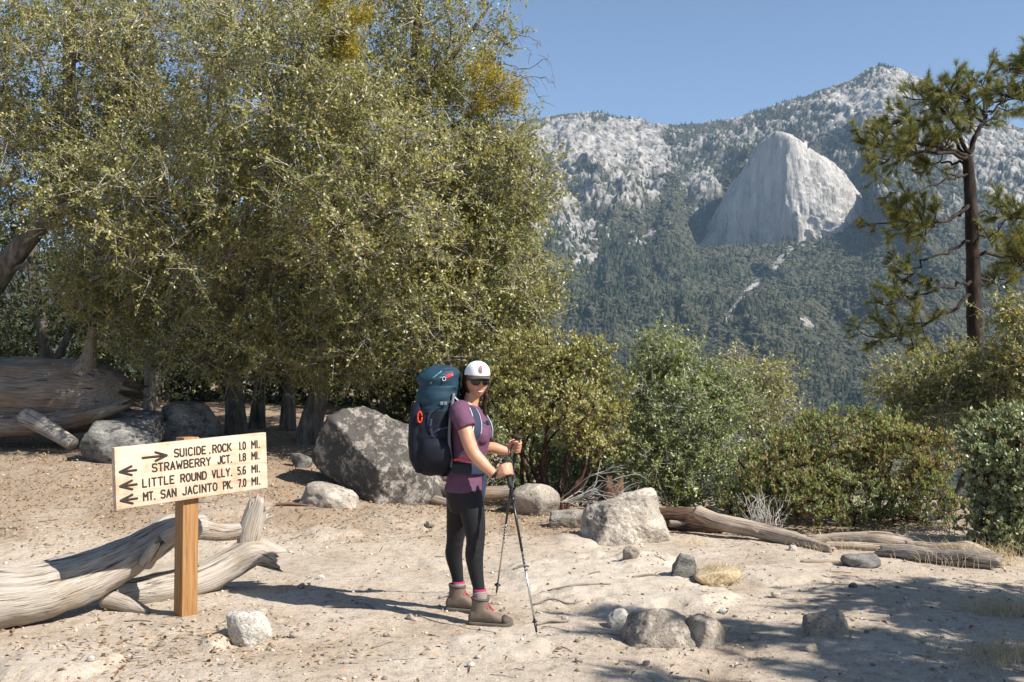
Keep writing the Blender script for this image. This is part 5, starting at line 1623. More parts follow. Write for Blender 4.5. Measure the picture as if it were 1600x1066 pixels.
# ---------------------------------------------------------------- scattered stuff
def build_litter():
    rg = np.random.default_rng(21)

    def sample(n, y0, y1):
        y = np.exp(rg.uniform(math.log(y0), math.log(y1), n)); x = rg.uniform(-.62, .62, n) * (y + .5)
        return x, y
    # gravel
    x, y = sample(13000, 4.0, 12.5)
    keep = rg.uniform(0, 1, len(x)) < .35 + .9 * np.clip(fbm(np.stack([x, y, x * 0], -1) * 1.3, 3, seed=3), -.3, 1)
    x, y = x[keep], y[keep]; z = gz(x, y); n = len(x)
    v0, f0 = ico(1)
    s = .0035 + .011 * rg.uniform(0, 1, n) ** 3.2
    v = v0[None] * (s[:, None] * rg.uniform(.55, 1.25, (n, 3)) * np.array([1.2, 1.2, .75]))[:, None, :] * rg.uniform(.75, 1.2, (n, len(v0), 1))
    v = v + np.stack([x, y, z + s * .35], -1)[:, None, :]
    f = (f0[None] + (np.arange(n) * len(v0))[:, None, None]).reshape(-1, 3)
    me = make_mesh('gravel', v.reshape(-1, 3), f, False, MAT['gravel'], attrs={'tint': np.repeat(rg.uniform(0, 1, n), len(v0))})
    tag(add('gravel', me), 'fine gravel and grit strewn over the sandy trail', 'gravel', None, 'stuff')
    # fallen leaves
    x, y = sample(120000, 4.2, 17.0)
    lm = litter_mask(x, y)
    keep = rg.uniform(0, 1, len(x)) < np.clip(lm * 1.0, .05, .85) ** 1.2 * .62
    x, y = x[keep], y[keep]; z = gz(x, y); n = len(x)
    nr = unit(rg.normal(size=(n, 3)) * .45 + np.array([0, 0, 1]))
    ax = unit(np.cross(nr, rg.normal(size=(n, 3))))
    v, f, tt = leaf_quads(np.stack([x, y, z + .006 + rg.uniform(0, .012, n)], -1), ax, nr, rg.uniform(.02, .05, n), rg.uniform(.012, .026, n), rg.uniform(0, 1, n), fold=.25)
    me = make_mesh('leaf_litter', v, f, False, MAT['dry_leaf'], attrs={'tint': tt})
    tag(add('leaf_litter', me), 'fallen brown oak leaves carpeting the ground under the trees', 'leaves', None, 'stuff')
    # twig litter
    x, y = sample(1500, 4.3, 13.0)
    lm = litter_mask(x, y); keep = rg.uniform(0, 1, len(x)) < .10 + .5 * lm
    x, y = x[keep], y[keep]; g = Geo()
    for k in range(len(x)):
        a = rg.uniform(0, 6.28); L = rg.uniform(.02, .09) * (1 + .5 * (y[k] > 8)); r = rg.uniform(.0012, .0032)
        d = np.array([math.cos(a), math.sin(a)]) * L
        px_ = np.array([x[k] - d[0], x[k] + d[0] * .1 + rg.normal() * .008, x[k] + d[0]]); py_ = np.array([y[k] - d[1], y[k] + d[1] * .1 + rg.normal() * .008, y[k] + d[1]])
        pz_ = gz(px_, py_) + r * 1.2 + np.array([0, .004, .002])
        g.add(*tube(np.stack([px_, py_, pz_], -1), r, 4))
    tag(g.build('twig_litter', MAT['oak_bark'], None), 'small broken twigs scattered over the sand', 'twigs', None, 'stuff')
    # dry grass clod
    c = G(1118, 908); c[2] = gz1(c[0], c[1])
    root = empty('grass_clod', c, 'matted clod of dry straw coloured grass beside the upright grey stone', 'grass clod')
    v, f = rock_verts(77, (.165, .12, .075), 4, rough=.12)
    add('root_ball', make_mesh('root_ball', v + [0, 0, .045], f, True, MAT['straw_soil']), root)
    g = Geo()
    for k in range(420):
        dd = unit(rg.normal(size=3)); dd[2] = abs(dd[2]) * .8
        s = dd * np.array([.15, .105, .07]) * rg.uniform(.75, 1.05) + [.02, 0, .045]
        e = s + unit(rg.normal(size=3) * .8 + np.array([.5, -.2, .2])) * rg.uniform(.04, .10)
        e[2] = max(e[2], .01)
        g.add(*tube(np.stack([s, (s + e) / 2 + rg.normal(size=3) * .012, e]), .0014, 3, cap=False))
    g.build('blades', MAT['straw'], root)
    # dry grass by the logs and at the trail edge
    g = Geo()
    for (px, py, w, n, h) in ((1520, 880, .45, 420, .16), (1430, 850, .6, 300, .14), (1580, 1030, .35, 300, .10), (1560, 960, .3, 200, .10), (1300, 858, .4, 120, .09), (1080, 850, .3, 80, .06), (860, 790, .4, 80, .07)):
        c = G(px, py)
        for k in range(n):
            a = np.array([c[0] + rg.normal() * w * .5, c[1] + rg.normal() * w * .3]); z = gz1_fast(a[0], a[1])
            L = h * rg.uniform(.4, 1.2); t = rg.normal(size=2) * .5 * L
            p0 = np.array([a[0], a[1], z]); p2 = p0 + np.array([t[0], t[1], L]); p1 = (p0 + p2) / 2 + np.array([-t[0] * .25, -t[1] * .25, L * .1])
            g.add(*tube(np.stack([p0, p1, p2]), [.0018, .0014, .0005], 3, cap=False))
    tag(g.build('dry_grass', MAT['straw'], None), 'thin dry grass standing among the logs and along the trail', 'grass', None, 'stuff')


def gz1_fast(x, y):
    return float(gz0(x, y))


leaf_mat('dry_leaf', [(0.0, (0.14, 0.085, 0.045)), (0.4, (0.26, 0.165, 0.085)), (0.75, (0.40, 0.29, 0.17)), (0.92, (0.52, 0.42, 0.29)), (1.0, (0.42, 0.17, 0.06))], 0.75, 0.15, 0.2)
leaf_mat('gravel', [(0.0, (0.16, 0.13, 0.10)), (0.4, (0.32, 0.265, 0.21)), (0.75, (0.46, 0.40, 0.33)), (1.0, (0.60, 0.55, 0.48))], 0.9, 0.0, 0.15)
MAT['straw'] = plain('straw', (0.50, 0.39, 0.22), 0.8, .25)
MAT['straw_soil'] = plain('straw_soil', (0.40, 0.31, 0.19), 0.95, .3, 60, bump=.8)

# ================================================================ THE HIKER
def loft(rings):
    """rings: list of (seg,3) arrays -> closed tube"""
    m = len(rings); seg = len(rings[0])
    v = np.concatenate(rings)
    k = np.arange(m - 1)[:, None] * seg; j = np.arange(seg)[None, :]; j2 = (j + 1) % seg
    q = np.stack([k + j, k + j2, k + seg + j2, k + seg + j], -1).reshape(-1, 4)
    c0 = len(v); v = np.vstack([v, rings[0].mean(0), rings[-1].mean(0)])
    jj = np.arange(seg); j2 = (jj + 1) % seg
    return v, [q, np.stack([np.full(seg, c0), j2, jj], -1), np.stack([np.full(seg, c0 + 1), (m - 1) * seg + jj, (m - 1) * seg + j2], -1)]


def ring(c, ax, bx, seg=28, e=2.0):
    a = np.linspace(0, 2 * math.pi, seg, endpoint=False)
    ca, sa = np.cos(a), np.sin(a)
    ca = np.sign(ca) * np.abs(ca) ** (2 / e); sa = np.sign(sa) * np.abs(sa) ** (2 / e)
    return np.asarray(c) + ca[:, None] * np.asarray(ax) + sa[:, None] * np.asarray(bx)


def limb(pts, rad, n=28, seg=18, sq=None):
    """smooth tapered limb through joints, round ended"""
    p = spline(pts, n); r = spline(np.asarray(rad)[:, None], n)[:, 0]
    return tube(p, r, seg, flat=sq)[:2]


def remesh(name, pieces, voxel, mat, parent, smooth=3, disp=None, colour=None):
    """union of closed pieces as one continuous surface"""
    g = Geo()
    for v, f in pieces: g.add(v, f)
    me = g.mesh(name, None)
    o = add(name, me)
    bm = bmesh.new(); bm.from_mesh(me); bmesh.ops.recalc_face_normals(bm, faces=bm.faces); bm.to_mesh(me); bm.free()
    md = o.modifiers.new('r', 'REMESH'); md.mode = 'VOXEL'; md.voxel_size = voxel; md.adaptivity = 0.0
    if smooth:
        ms = o.modifiers.new('s', 'SMOOTH'); ms.factor = 0.5; ms.iterations = smooth
    dg = bpy.context.evaluated_depsgraph_get()
    me2 = bpy.data.meshes.new_from_object(o.evaluated_get(dg))
    bpy.data.objects.remove(o, do_unlink=True)
    n = len(me2.vertices); co = np.empty(n * 3, np.float32); me2.vertices.foreach_get('co', co); co = co.reshape(-1, 3)
    if disp is not None:
        nr = np.empty(n * 3, np.float32); me2.vertices.foreach_get('normal', nr)
        co = co + nr.reshape(-1, 3) * disp(co.astype(float))[:, None].astype(np.float32)
        me2.vertices.foreach_set('co', np.ascontiguousarray(co, np.float32).ravel())
    me2.polygons.foreach_set('use_smooth', np.ones(len(me2.polygons), bool))
    me2.materials.clear()
    me2.materials.append(mat); me2.name = name
    me2.update()
    return add(name, me2, parent)


def ribbon(path, side, w, t=0.006, n=30):
    """a strap: path points, side vectors (across), width, thickness"""
    p = spline(path, n); s = unit(spline(side, n))
    tn = unit(np.gradient(p, axis=0)); up = unit(np.cross(tn, s)); s = np.cross(up, tn)
    rings = [ring(p[k], s[k] * w / 2, up[k] * t / 2, 12, 4.0) for k in range(n)]
    return loft(rings)


def fabric_mat(name, col, scale=300.0, rough=0.85, bump=0.15, var=0.12, sheen=0.0):
    m, nd, lk, b = new_mat(name)
    tc = N(nd, 'ShaderNodeTexCoord')
    n1 = N(nd, 'ShaderNodeTexNoise', ins={'Scale': 9.0, 'Detail': 5.0}); lk.new(tc.outputs['Object'], n1.inputs['Vector'])
    n2 = N(nd, 'ShaderNodeTexNoise', ins={'Scale': scale, 'Detail': 2.0}); lk.new(tc.outputs['Object'], n2.inputs['Vector'])
    rp = ramp(nd, [(0.3, tuple(c * (1 - var) for c in col)), (0.7, tuple(min(1, c * (1 + var)) for c in col))]); lk.new(n1.outputs[0], rp.inputs[0])
    lk.new(rp.outputs[0], b.inputs['Base Color'])
    b.inputs['Roughness'].default_value = rough; b.inputs['Specular IOR Level'].default_value = 0.25
    if sheen: b.inputs['Sheen Weight'].default_value = sheen
    bp = N(nd, 'ShaderNodeBump', ins={'Strength': bump, 'Distance': 0.004})
    lk.new(mathn(nd, lk, 'ADD', n1.outputs[0], mathn(nd, lk, 'MULTIPLY', n2.outputs[0], .2)), bp.inputs['Height']); lk.new(bp.outputs[0], b.inputs['Normal'])
    MAT[name] = m


fabric_mat('shirt', (0.115, 0.050, 0.088), var=.1)
fabric_mat('leggings', (0.011, 0.0115, 0.0135), rough=.62, var=.1)
fabric_mat('pack_navy', (0.0065, 0.0085, 0.016), rough=.7, bump=.35)
fabric_mat('pack_teal', (0.012, 0.038, 0.060), rough=.6, bump=.4)
fabric_mat('strap_black', (0.018, 0.019, 0.024), rough=.7)
fabric_mat('strap_navy', (0.022, 0.030, 0.060), rough=.7)
fabric_mat('piping_white', (0.55, 0.57, 0.62), rough=.7)
fabric_mat('piping_grey', (0.13, 0.13, 0.14), rough=.7)
fabric_mat('cord_teal', (0.16, 0.33, 0.38), rough=.6)
fabric_mat('cap_white', (0.78, 0.77, 0.76), rough=.8, bump=.05, var=.03)
fabric_mat('cap_black', (0.016, 0.014, 0.015), rough=.8, scale=500, bump=.5)
fabric_mat('sock_pink', (0.30, 0.03, 0.085), rough=.9)
fabric_mat('sock_grey', (0.22, 0.19, 0.17), rough=.95, bump=.5)
fabric_mat('boot', (0.150, 0.115, 0.088), rough=.8, bump=.3, var=.2)
fabric_mat('boot_dark', (0.085, 0.068, 0.055), rough=.8, bump=.3)
fabric_mat('sole', (0.10, 0.085, 0.07), rough=.85)
fabric_mat('lace', (0.26, 0.06, 0.055), rough=.7)
fabric_mat('hair', (0.030, 0.014, 0.008), rough=.45, scale=200, bump=.6, var=.35)
fabric_mat('red_plastic', (0.65, 0.05, 0.02), rough=.4)
fabric_mat('crimson', (0.42, 0.03, 0.06), rough=.5)
MAT['lens'] = plain('lens', (0.010, 0.010, 0.011), .12, 0)
MAT['teeth'] = plain('teeth', (0.78, 0.74, 0.68), .35, .03)
MAT['lip'] = plain('lip', (0.36, 0.10, 0.085), .45, .1)
MAT['buckle'] = plain('buckle', (0.16, 0.165, 0.17), .35, .05)
MAT['pole_black'] = plain('pole_black', (0.012, 0.012, 0.013), .35, .1)
MAT['pole_metal'] = plain('pole_metal', (0.48, 0.47, 0.46), .33, .05, metal=.9)
MAT['grip_cork'] = plain('grip_cork', (0.016, 0.016, 0.017), .8, .2)
MAT['emblem_red'] = plain('emblem_red', (0.36, 0.09, 0.10), .7, .1)
MAT['emblem_grey'] = plain('emblem_grey', (0.12, 0.13, 0.15), .7, .1)


def skin_mat():
    m, nd, lk, b = new_mat('skin')
    tc = N(nd, 'ShaderNodeTexCoord')
    n1 = N(nd, 'ShaderNodeTexNoise', ins={'Scale': 14.0, 'Detail': 5.0}); lk.new(tc.outputs['Object'], n1.inputs['Vector'])
    rp = ramp(nd, [(0.3, (0.40, 0.195, 0.115)), (0.5, (0.49, 0.25, 0.155)), (0.7, (0.54, 0.285, 0.185))]); lk.new(n1.outputs[0], rp.inputs[0])
    lk.new(rp.outputs[0], b.inputs['Base Color'])
    b.inputs['Roughness'].default_value = 0.5
    b.inputs['Subsurface Weight'].default_value = 0.12
    b.inputs['Subsurface Radius'].default_value = (0.012, 0.005, 0.003)
    b.inputs['Subsurface Scale'].default_value = 0.6
    MAT['skin'] = m


skin_mat()
HY = 6.30
HB = np.array([(735 - 800) / FPX * HY, HY, 0.0])
HB[2] = gz1(HB[0], HB[1])


def h(px, py, dy=0.0):
    return P(px, py, HY + dy) - HB


def gnd(px, dy):
    x = (px - 800) / FPX * (HY + dy)
    return gz1(x, HY + dy) - HB[2]


def grip_hand(c, axis, w, side, wrist, flip=1):
    """a fist closed round a pole at c; axis up the pole, w = from wrist to pole; side = towards the back of the hand"""
    axis = unit(axis); w = unit(w - axis * (w @ axis)); n = unit(np.cross(axis, w)) * 1.0
    if n @ side > 0: n = -n                                # n points away from the back of the hand
    out = []
    R_ = .0235

    def at(th, hgt, r=R_):
        t = R(th)
        return c + (w * math.cos(t) + n * math.sin(t)) * r + axis * hgt
    for k, (hgt, r, reach) in enumerate(((.031, .0088, 150), (.0105, .0092, 165), (-.0105, .0088, 160), (-.030, .0076, 145))):
        pts = [at(-125, hgt * .9, .034), at(-65, hgt, .031), at(-15, hgt, .0275), at(45, hgt, .0255), at(100, hgt - .002, .0245), at(reach, hgt - .003, .0245)]
        out.append(limb(pts, [r * 1.1, r * 1.12, r, r * .98, r * .92, r * .7], 22, 10))
    # thumb leaves the side of the palm and closes over the fingers
    pts = [at(-165, .010, .040), at(172, .030, .034), at(140, .044, .030), at(100, .048, .028)]
    out.append(limb(pts, [.0125, .0112, .0102, .0075], 16, 10))
    # palm: from the wrist to the knuckles, on the back-of-hand side
    rings = []
    p0 = wrist; p1 = at(-125, -.002, .046); p2 = at(-95, 0, .036); p3 = at(-62, 0, .030)
    for q, hw, th in ((p0, .026, .020), ((p0 + p1) / 2, .031, .020), (p1, .039, .0175), (p2, .041, .015), (p3, .037, .010)):
        rings.append((q, hw, th))
    tang = unit(np.gradient(np.array([r[0] for r in rings]), axis=0))
    rr = []
    for (q, hw, th), t in zip(rings, tang):
        a = unit(axis - t * (axis @ t)); rr.append(ring(q, a * hw, np.cross(t, a) * th, 18, 2.4))
    out.append(loft(rr))
    return out


def build_hiker():
    root = empty('person', HB, 'smiling hiker in white cap, plum shirt and black leggings leaning on trekking poles', 'person')
    # ---------------- joints
    nl = [h(732, 770, -.07), h(738, 800, -.085), h(742, 828, -.09), h(743, 846, -.095), h(741, 868, -.10), h(744, 896, -.10), h(749, 922, -.10), h(750, 945, -.10)]
    nr_ = [.085, .078, .066, .058, .057, .045, .036, .036]
    fl = [h(718, 770, .09), h(716, 800, .12), h(713, 830, .15), h(711, 848, .16), h(709, 866, .18), h(713, 890, .19), h(716, 910, .20), h(718, 932, .20)]
    fr = [.085, .076, .064, .056, .056, .044, .036, .036]
    # torso sections: centre px, py, half depth (x), half width (y), dy
    tor = [(727, 798, .085, .135, .01), (727, 782, .108, .160, .01), (726, 766, .113, .165, .01), (728, 748, .105, .150, .01), (730, 728, .097, .130, .01), (732, 708, .102, .132, .01), (734, 688, .116, .142, .01), (735, 672, .120, .150, .01),
           (732, 656, .106, .158, .01), (728, 642, .082, .160, .01), (728, 633, .060, .120, .01), (731, 626, .046, .060, .01)]

    def torso(off, lo=0, hi=None):
        rg = []
        for (px, py, a, b_, dy) in tor[lo:hi]:
            rg.append(ring(h(px, py, dy), np.array([a + off, -.015, 0]), np.array([.03, b_ + off, 0]), 36, 2.25))
        p = np.array(rg); m = len(p)
        fine = np.array([spline(p[:, k], m * 3) for k in range(p.shape[1])]).transpose(1, 0, 2)
        return loft(list(fine))

    def bust(off):
        out = []
        for dy in (-.062, .085):
            v, f = ico(3); c = h(748, 681, dy)
            out.append((v * (np.array([.062, .066, .062]) + off) + c, f))
        return out
    # arms
    ax_n = h(793, 735, -.22); wr_n = h(774, 742, -.235)
    na = [h(717, 643, -.145), h(720, 652, -.168), h(727, 672, -.195), h(733, 692, -.215), h(740, 708, -.225), h(752, 722, -.232), h(765, 735, -.235), wr_n]
    nar = [.048, .052, .0465, .044, .040, .039, .031, .0235]
    ax_f = h(807, 698, .22); wr_f = h(797, 706, .215)
    fa = [h(729, 640, .16), h(737, 662, .19), h(744, 685, .215), h(752, 700, .22), h(770, 700, .215), h(786, 704, .215), wr_f]
    far_ = [.05, .047, .042, .039, .038, .031, .023]
    tipn = G(840, 1000) - HB; tipf = G(775, 930) - HB
    tipn[2] = gz1(tipn[0] + HB[0], tipn[1] + HB[1]) - HB[2]; tipf[2] = gz1(tipf[0] + HB[0], tipf[1] + HB[1]) - HB[2]
    hand_n = grip_hand(ax_n, ax_n - tipn, ax_n - wr_n, np.array([0, -1.0, 0]), wr_n)
    hand_f = grip_hand(ax_f, ax_f - tipf, ax_f - wr_f, np.array([0, 1.0, 0]), wr_f)
    # head, its face turned to the camera
    hc = h(744, 597, .0)
    yaw = R(-69)
    Rh = rotz(yaw) @ np.array([[math.cos(R(4)), 0, math.sin(R(4))], [0, 1, 0], [-math.sin(R(4)), 0, math.cos(R(4))]])
    v, f = ico(5)
    q = v * np.array([.090, .073, .107])
    lowr = sstep(.0, -.11, q[:, 2])
    q[:, 1] *= 1 - .34 * lowr
    q[:, 0] = np.where(q[:, 0] < 0, q[:, 0] * (1 - .25 * lowr), q[:, 0] * (1 - .04 * lowr))
    fx = sstep(.2, .9, v[:, 0])
    q[:, 0] += .021 * np.exp(-((q[:, 1] / .011) ** 2 + ((q[:, 2] + .020) / .020) ** 2)) * fx      # nose
    q[:, 0] += .010 * np.exp(-((q[:, 1] / .010) ** 2 + ((q[:, 2] - .006) / .022) ** 2)) * fx
    q[:, 0] += .007 * np.exp(-((q[:, 1] / .022) ** 2 + ((q[:, 2] + .090) / .014) ** 2)) * fx      # chin
    q[:, 0] += .005 * np.exp(-(((np.abs(q[:, 1]) - .040) / .018) ** 2 + ((q[:, 2] + .028) / .022) ** 2)) * fx   # smiling cheeks
    q[:, 0] -= .007 * np.exp(-(((np.abs(q[:, 1]) - .030) / .016) ** 2 + ((q[:, 2] - .012) / .014) ** 2)) * fx   # eye sockets
    head = (q @ Rh.T + hc, f)
    hp = lambda x, y, z: np.array([x, y, z]) @ Rh.T + hc
    neck = limb([h(731, 642, .01), h(735, 630, .008), h(740, 612, .004)], [.058, .050, .047], 16, 20)
    ears = []
    for s in (-1, 1):
        ev, ef = ico(3)
        ears.append((ev * np.array([.016, .007, .028]) @ Rh.T + hp(-.004, s * .074, -.012), ef))
    feet = [limb([h(748, 945, -.10), h(752, 958, -.10), h(775, 962, -.13)], [.034, .036, .030], 12, 14), limb([h(717, 930, .20), h(718, 941, .20), h(735, 947, .18)], [.034, .035, .030], 12, 14)]
    body = [torso(-.010)] + [limb(nl, [r - .008 for r in nr_]), limb(fl, [r - .008 for r in fr]), limb(na, nar, 34), limb(fa, far_, 34), neck, head] + ears + feet + hand_n + hand_f
    remesh('body', body, .0062, MAT['skin'], root, 2)
    # face details
    g = Geo()
    zz = -.051
    for k, yy in enumerate(np.linspace(-.022, .022, 9)):
        v, f = box((0, 0, 0), (.007, .0047, .0098), bevel=.0012)
        x = .0835 - 14 * yy * yy
        g.add(v @ rotz(-yy * 14).T + np.array([x, yy, zz + 6 * yy * yy]), f)
    for k in range(len(g.v)): g.v[k] = g.v[k] @ Rh.T + hc
    g.build('teeth', MAT['teeth'], root)
    for up_ in (1, -1):
        pts = [hp(.0855 - 14 * y * y, y, zz + 6.5 * y * y + up_ * (.0070 - 9 * y * y)) for y in (-.0265, -.013, 0, .013, .0265)]
        v, f = limb(pts, [.0015, .0036, .0042, .0036, .0015], 16, 8)
        add('lip', make_mesh('lip', v, f, True, MAT['lip']), root)
    sg = Geo()
    for s in (-1, 1):
        v, f = ico(3)
        v = v * np.array([.0070, .0320, .0235]); v[:, 2] *= 1 - .15 * np.sign(v[:, 2])
        sg.add(v @ rotz(s * R(20)).T @ Rh.T + hp(.0870, s * .0315, .010), f)
    sun_g = sg.build('sunglasses', MAT['lens'], root)
    g = Geo()
    g.add(*limb([hp(-.01, -.080, .012), hp(.030, -.078, .018), hp(.070, -.062, .022), hp(.094, -.03, .026), hp(.097, 0, .020), hp(.094, .03, .026), hp(.070, .062, .022), hp(.030, .078, .018), hp(-.01, .080, .012)], [.003, .0035, .004, .004, .0035, .004, .004, .0035, .003], 44, 8))
    g.build('frame', MAT['lens'], sun_g)
    # hair and braids
    v, f = ico(4)
    q = v * np.array([.100, .085, .118]); q[:, 0] -= .012
    q[:, 1] *= 1 - .15 * sstep(0, -.1, q[:, 2])
    hr = [(np.where((v[:, 0:1] > .42) & (v[:, 2:3] < .62), q * np.array([.62, .92, 1]), q) @ Rh.T + hc, f)]
    hr.append(limb([hp(-.06, 0, -.05), hp(-.07, .01, -.10), hp(-.06, .03, -.13)], [.055, .045, .03], 10, 14))
    for s, pts in ((1, [hp(-.01, .070, -.035), hp(.000, .066, -.085), h(757, 645, .05), h(763, 668, .035), h(767, 690, .02)]), (-1, [hp(-.05, -.070, -.045), hp(-.07, -.062, -.09), h(722, 632, -.06), h(722, 645, -.05)])):
        p = spline(pts, 60); t = np.linspace(0, 1, 60)
        rr_ = .0155 * (1 - .45 * t) * (1 + .24 * np.abs(np.sin(t * math.pi * 9)))
        p[:, 0] += .004 * np.sin(t * math.pi * 9)
        hr.append(tube(p, rr_, 12)[:2])
    hs = Geo()
    for v, f in hr: hs.add(v, f)
    hs.build('hair', MAT['hair'], root)
    # cap
    cap = Geo(); capb = Geo()
    v, f = ico(5)
    keep = v[:, 2] > -.02
    q = v * np.array([.100, .085, .088]); q[:, 2] += .016 * sstep(.15, .75, v[:, 0]) * sstep(.0, .5, v[:, 2]) + .047; q[:, 0] += .004 * sstep(.3, .9, v[:, 0])
    fz = keep[f].all(1)
    frontf = v[f].mean(1)[:, 0] > .12
    for gg, sel in ((cap, fz & frontf), (capb, fz & ~frontf)):
        gg.add(q @ Rh.T + hc, f[sel])
    cp = cap.build('cap', MAT['cap_white'], root)
    capb.build('back_mesh', MAT['cap_black'], cp)
    n = 22; th = np.linspace(-R(62), R(62), n); rows = []
    for k, e in enumerate((0, .3, .6, .85, 1.0)):
        xo = .101 * np.cos(th) + e * .062 * np.cos(th * 1.2) ** .7; yo = .084 * np.sin(th) * (1 - .03 * e)
        rows.append(np.stack([xo, yo, .046 - .010 * e - 1.6 * yo ** 2 * (1 + e)], -1))
    top = np.concatenate(rows); bot = top - np.array([0, 0, .0045])
    k = np.arange(4)[:, None] * n; j = np.arange(n - 1)[None, :]
    fq = np.stack([k + j, k + j + 1, k + n + j + 1, k + n + j], -1).reshape(-1, 4); m_ = len(top)
    edge = np.stack([np.arange(n - 1) + 4 * n, np.arange(1, n) + 4 * n, np.arange(1, n) + 4 * n + m_, np.arange(n - 1) + 4 * n + m_], -1)
    g = Geo(); g.add(np.vstack([top, bot]) @ Rh.T + hc, [fq, fq[:, ::-1] + m_, edge]); g.build('brim', MAT['boot_dark'], cp)
    # emblem: a half disc on the front panel
    for nm, z0_, z1_ in (('emblem_red', .0, .024), ('emblem_grey', -.022, .0)):
        g = Geo(); a = np.linspace(R(90), R(270), 13)
        pts = []
        for t in a:
            y = -.020 * math.cos(t); z = .023 * math.sin(t)
            pts.append((y, np.clip(z, z0_, z1_)))
        pts = np.array([(0.0, z0_), (0.0, z1_)] + pts); cy = pts.mean(0)
        def onc(y, z):
            zz_ = (z + .040)
            x = .104 * math.sqrt(max(0, 1 - (y / .085) ** 2 - (max(zz_ - .010, 0) / .098) ** 2))
            return hp(x + .0035, y, zz_ + .046)
        ys = np.linspace(-.020, .006, 9); zs = np.linspace(z0_, z1_, 6); vv = []
        for z in zs:
            half = .020 * math.sqrt(max(0, 1 - (z / .0245) ** 2))
            for y in np.linspace(-half, half * .25, 9): vv.append(onc(y - .0, z))
        kk = np.arange(5)[:, None] * 9; jj = np.arange(8)[None, :]
        g.add(np.array(vv), np.stack([kk + jj, kk + jj + 1, kk + 9 + jj + 1, kk + 9 + jj], -1).reshape(-1, 4))
        g.build('emblem', MAT[nm], cp)
    # clothes
    def wr(p):
        s = p * np.array([14.0, 14.0, 26.0])
        return .0045 * fbm(s, 3, seed=8) + .0025 * fbm(np.stack([p[:, 0] * 18 + p[:, 2] * 14, p[:, 1] * 18, p[:, 2] * 30], -1), 2, seed=9, ridged=True)
    slv = [limb([h(722, 638, -.10), h(718, 645, -.150), h(723, 656, -.178), h(729, 669, -.196)], [.060, .064, .064, .062], 20, 20),
           limb([h(728, 638, .12), h(731, 646, .165), h(738, 664, .192)], [.06, .060, .058], 20, 20)]
    remesh('shirt', [torso(.007, 2, 11)] + bust(.004) + slv, .0065, MAT['shirt'], root, 3, wr)

    def wr2(p):
        b_ = np.exp(-((p[:, 2] - .46) / .05) ** 2) + .5
        return .0025 * b_ * fbm(np.stack([p[:, 0] * 10, p[:, 1] * 10, p[:, 2] * 34], -1), 3, seed=18)
    remesh('leggings', [torso(.000, 0, 4), limb(nl[:7], nr_[:7], 34, 22), limb(fl[:7], fr[:7], 34, 22)], .0065, MAT['leggings'], root, 3, wr2)
    # socks and boots
    for (leg, heel, toe, yawd) in ((nl, h(734, 962, -.10), h(795, 966, -.15), None), (fl, h(699, 947, .20), h(752, 951, .15), None)):
        an = leg[6]
        gz_ = gz1(heel[0] + HB[0] + .08, heel[1] + HB[1] - .02) - HB[2]
        d = toe - heel; d[2] = 0; L = np.linalg.norm(d); d = d / L; s = np.array([-d[1], d[0], 0])
        L = .262
        base = heel * np.array([1, 1, 0]) + np.array([0, 0, gz_ - .004])
        X = lambda x, y, z: base + d * x + s * y + np.array([0, 0, z])
        axz = X(.075, 0, 0)
        sock = [ring(np.array([an[0], an[1], an[2] + dz]), np.array([r, 0, 0]), np.array([0, r, 0]), 20) for dz, r in ((-.016, .041), (-.004, .042), (.008, .041))]
        v, f = loft(sock); sk = add('sock', make_mesh('sock', v, f, True, MAT['sock_pink']), root)
        low_ = np.array([axz[0], axz[1], base[2] + .10])
        p = spline([an + [0, 0, -.012], (an + low_) / 2, low_], 10)
        v, f, _ = tube(p, .0425 + .0016 * np.sin(np.arange(10) * 2.6), 20); add('sock_leg', make_mesh('sock_leg', v, f, True, MAT['sock_grey']), sk)
        st = [(-.004, .030, .070, .020), (.012, .037, .100, .020), (.045, .040, .125, .020), (.085, .041, .128, .020), (.125, .043, .108, .020), (.165, .047, .085, .020), (.205, .047, .066, .020), (.235, .042, .056, .020), (.256, .030, .045, .020)]
        rg_ = [ring(X(x, 0, (z1 + z0) / 2), s * w, np.array([0, 0, (z1 - z0) / 2]), 22, 2.7) for (x, w, z1, z0) in st]
        shaft = [ring(X(x, 0, z), d * a, s * w, 22, 2.2) for (x, z, a, w) in ((.062, .05, .060, .040), (.064, .09, .058, .042), (.066, .125, .052, .044), (.066, .165, .054, .047))]
        upper = remesh('boot', [loft(rg_), loft(shaft)], .0048, MAT['boot'], root, 3)
        so = [(-.010, .030, .0), (.01, .040, 0), (.05, .041, 0), (.10, .040, 0), (.15, .048, 0), (.20, .051, 0), (.235, .047, .003), (.258, .036, .009), (.270, .018, .014)]
        rs_ = [ring(X(x, 0, .013 + u), s * w, np.array([0, 0, .015]), 20, 4.5) for (x, w, u) in so]
        v, f = loft(rs_); add('sole', make_mesh('sole', v, f, True, MAT['sole']), upper)
        tc_ = [ring(X(x, 0, z / 2 + .012), s * w, np.array([0, 0, z / 2]), 20, 2.6) for (x, w, z) in ((.212, .0475, .058), (.238, .044, .050), (.262, .031, .040), (.268, .018, .026))]
        v, f = loft(tc_); add('toe_cap', make_mesh('toe_cap', v, f, True, MAT['boot_dark']), upper)
        v, f, _ = tube(np.array([X(.066 + .050 * math.cos(t), .044 * math.sin(t), .163 - .006 * math.cos(t)) for t in np.linspace(0, 2 * math.pi, 25)]), .0085, 8); add('collar', make_mesh('collar', v, f, True, MAT['boot_dark']), upper)
        g = Geo()
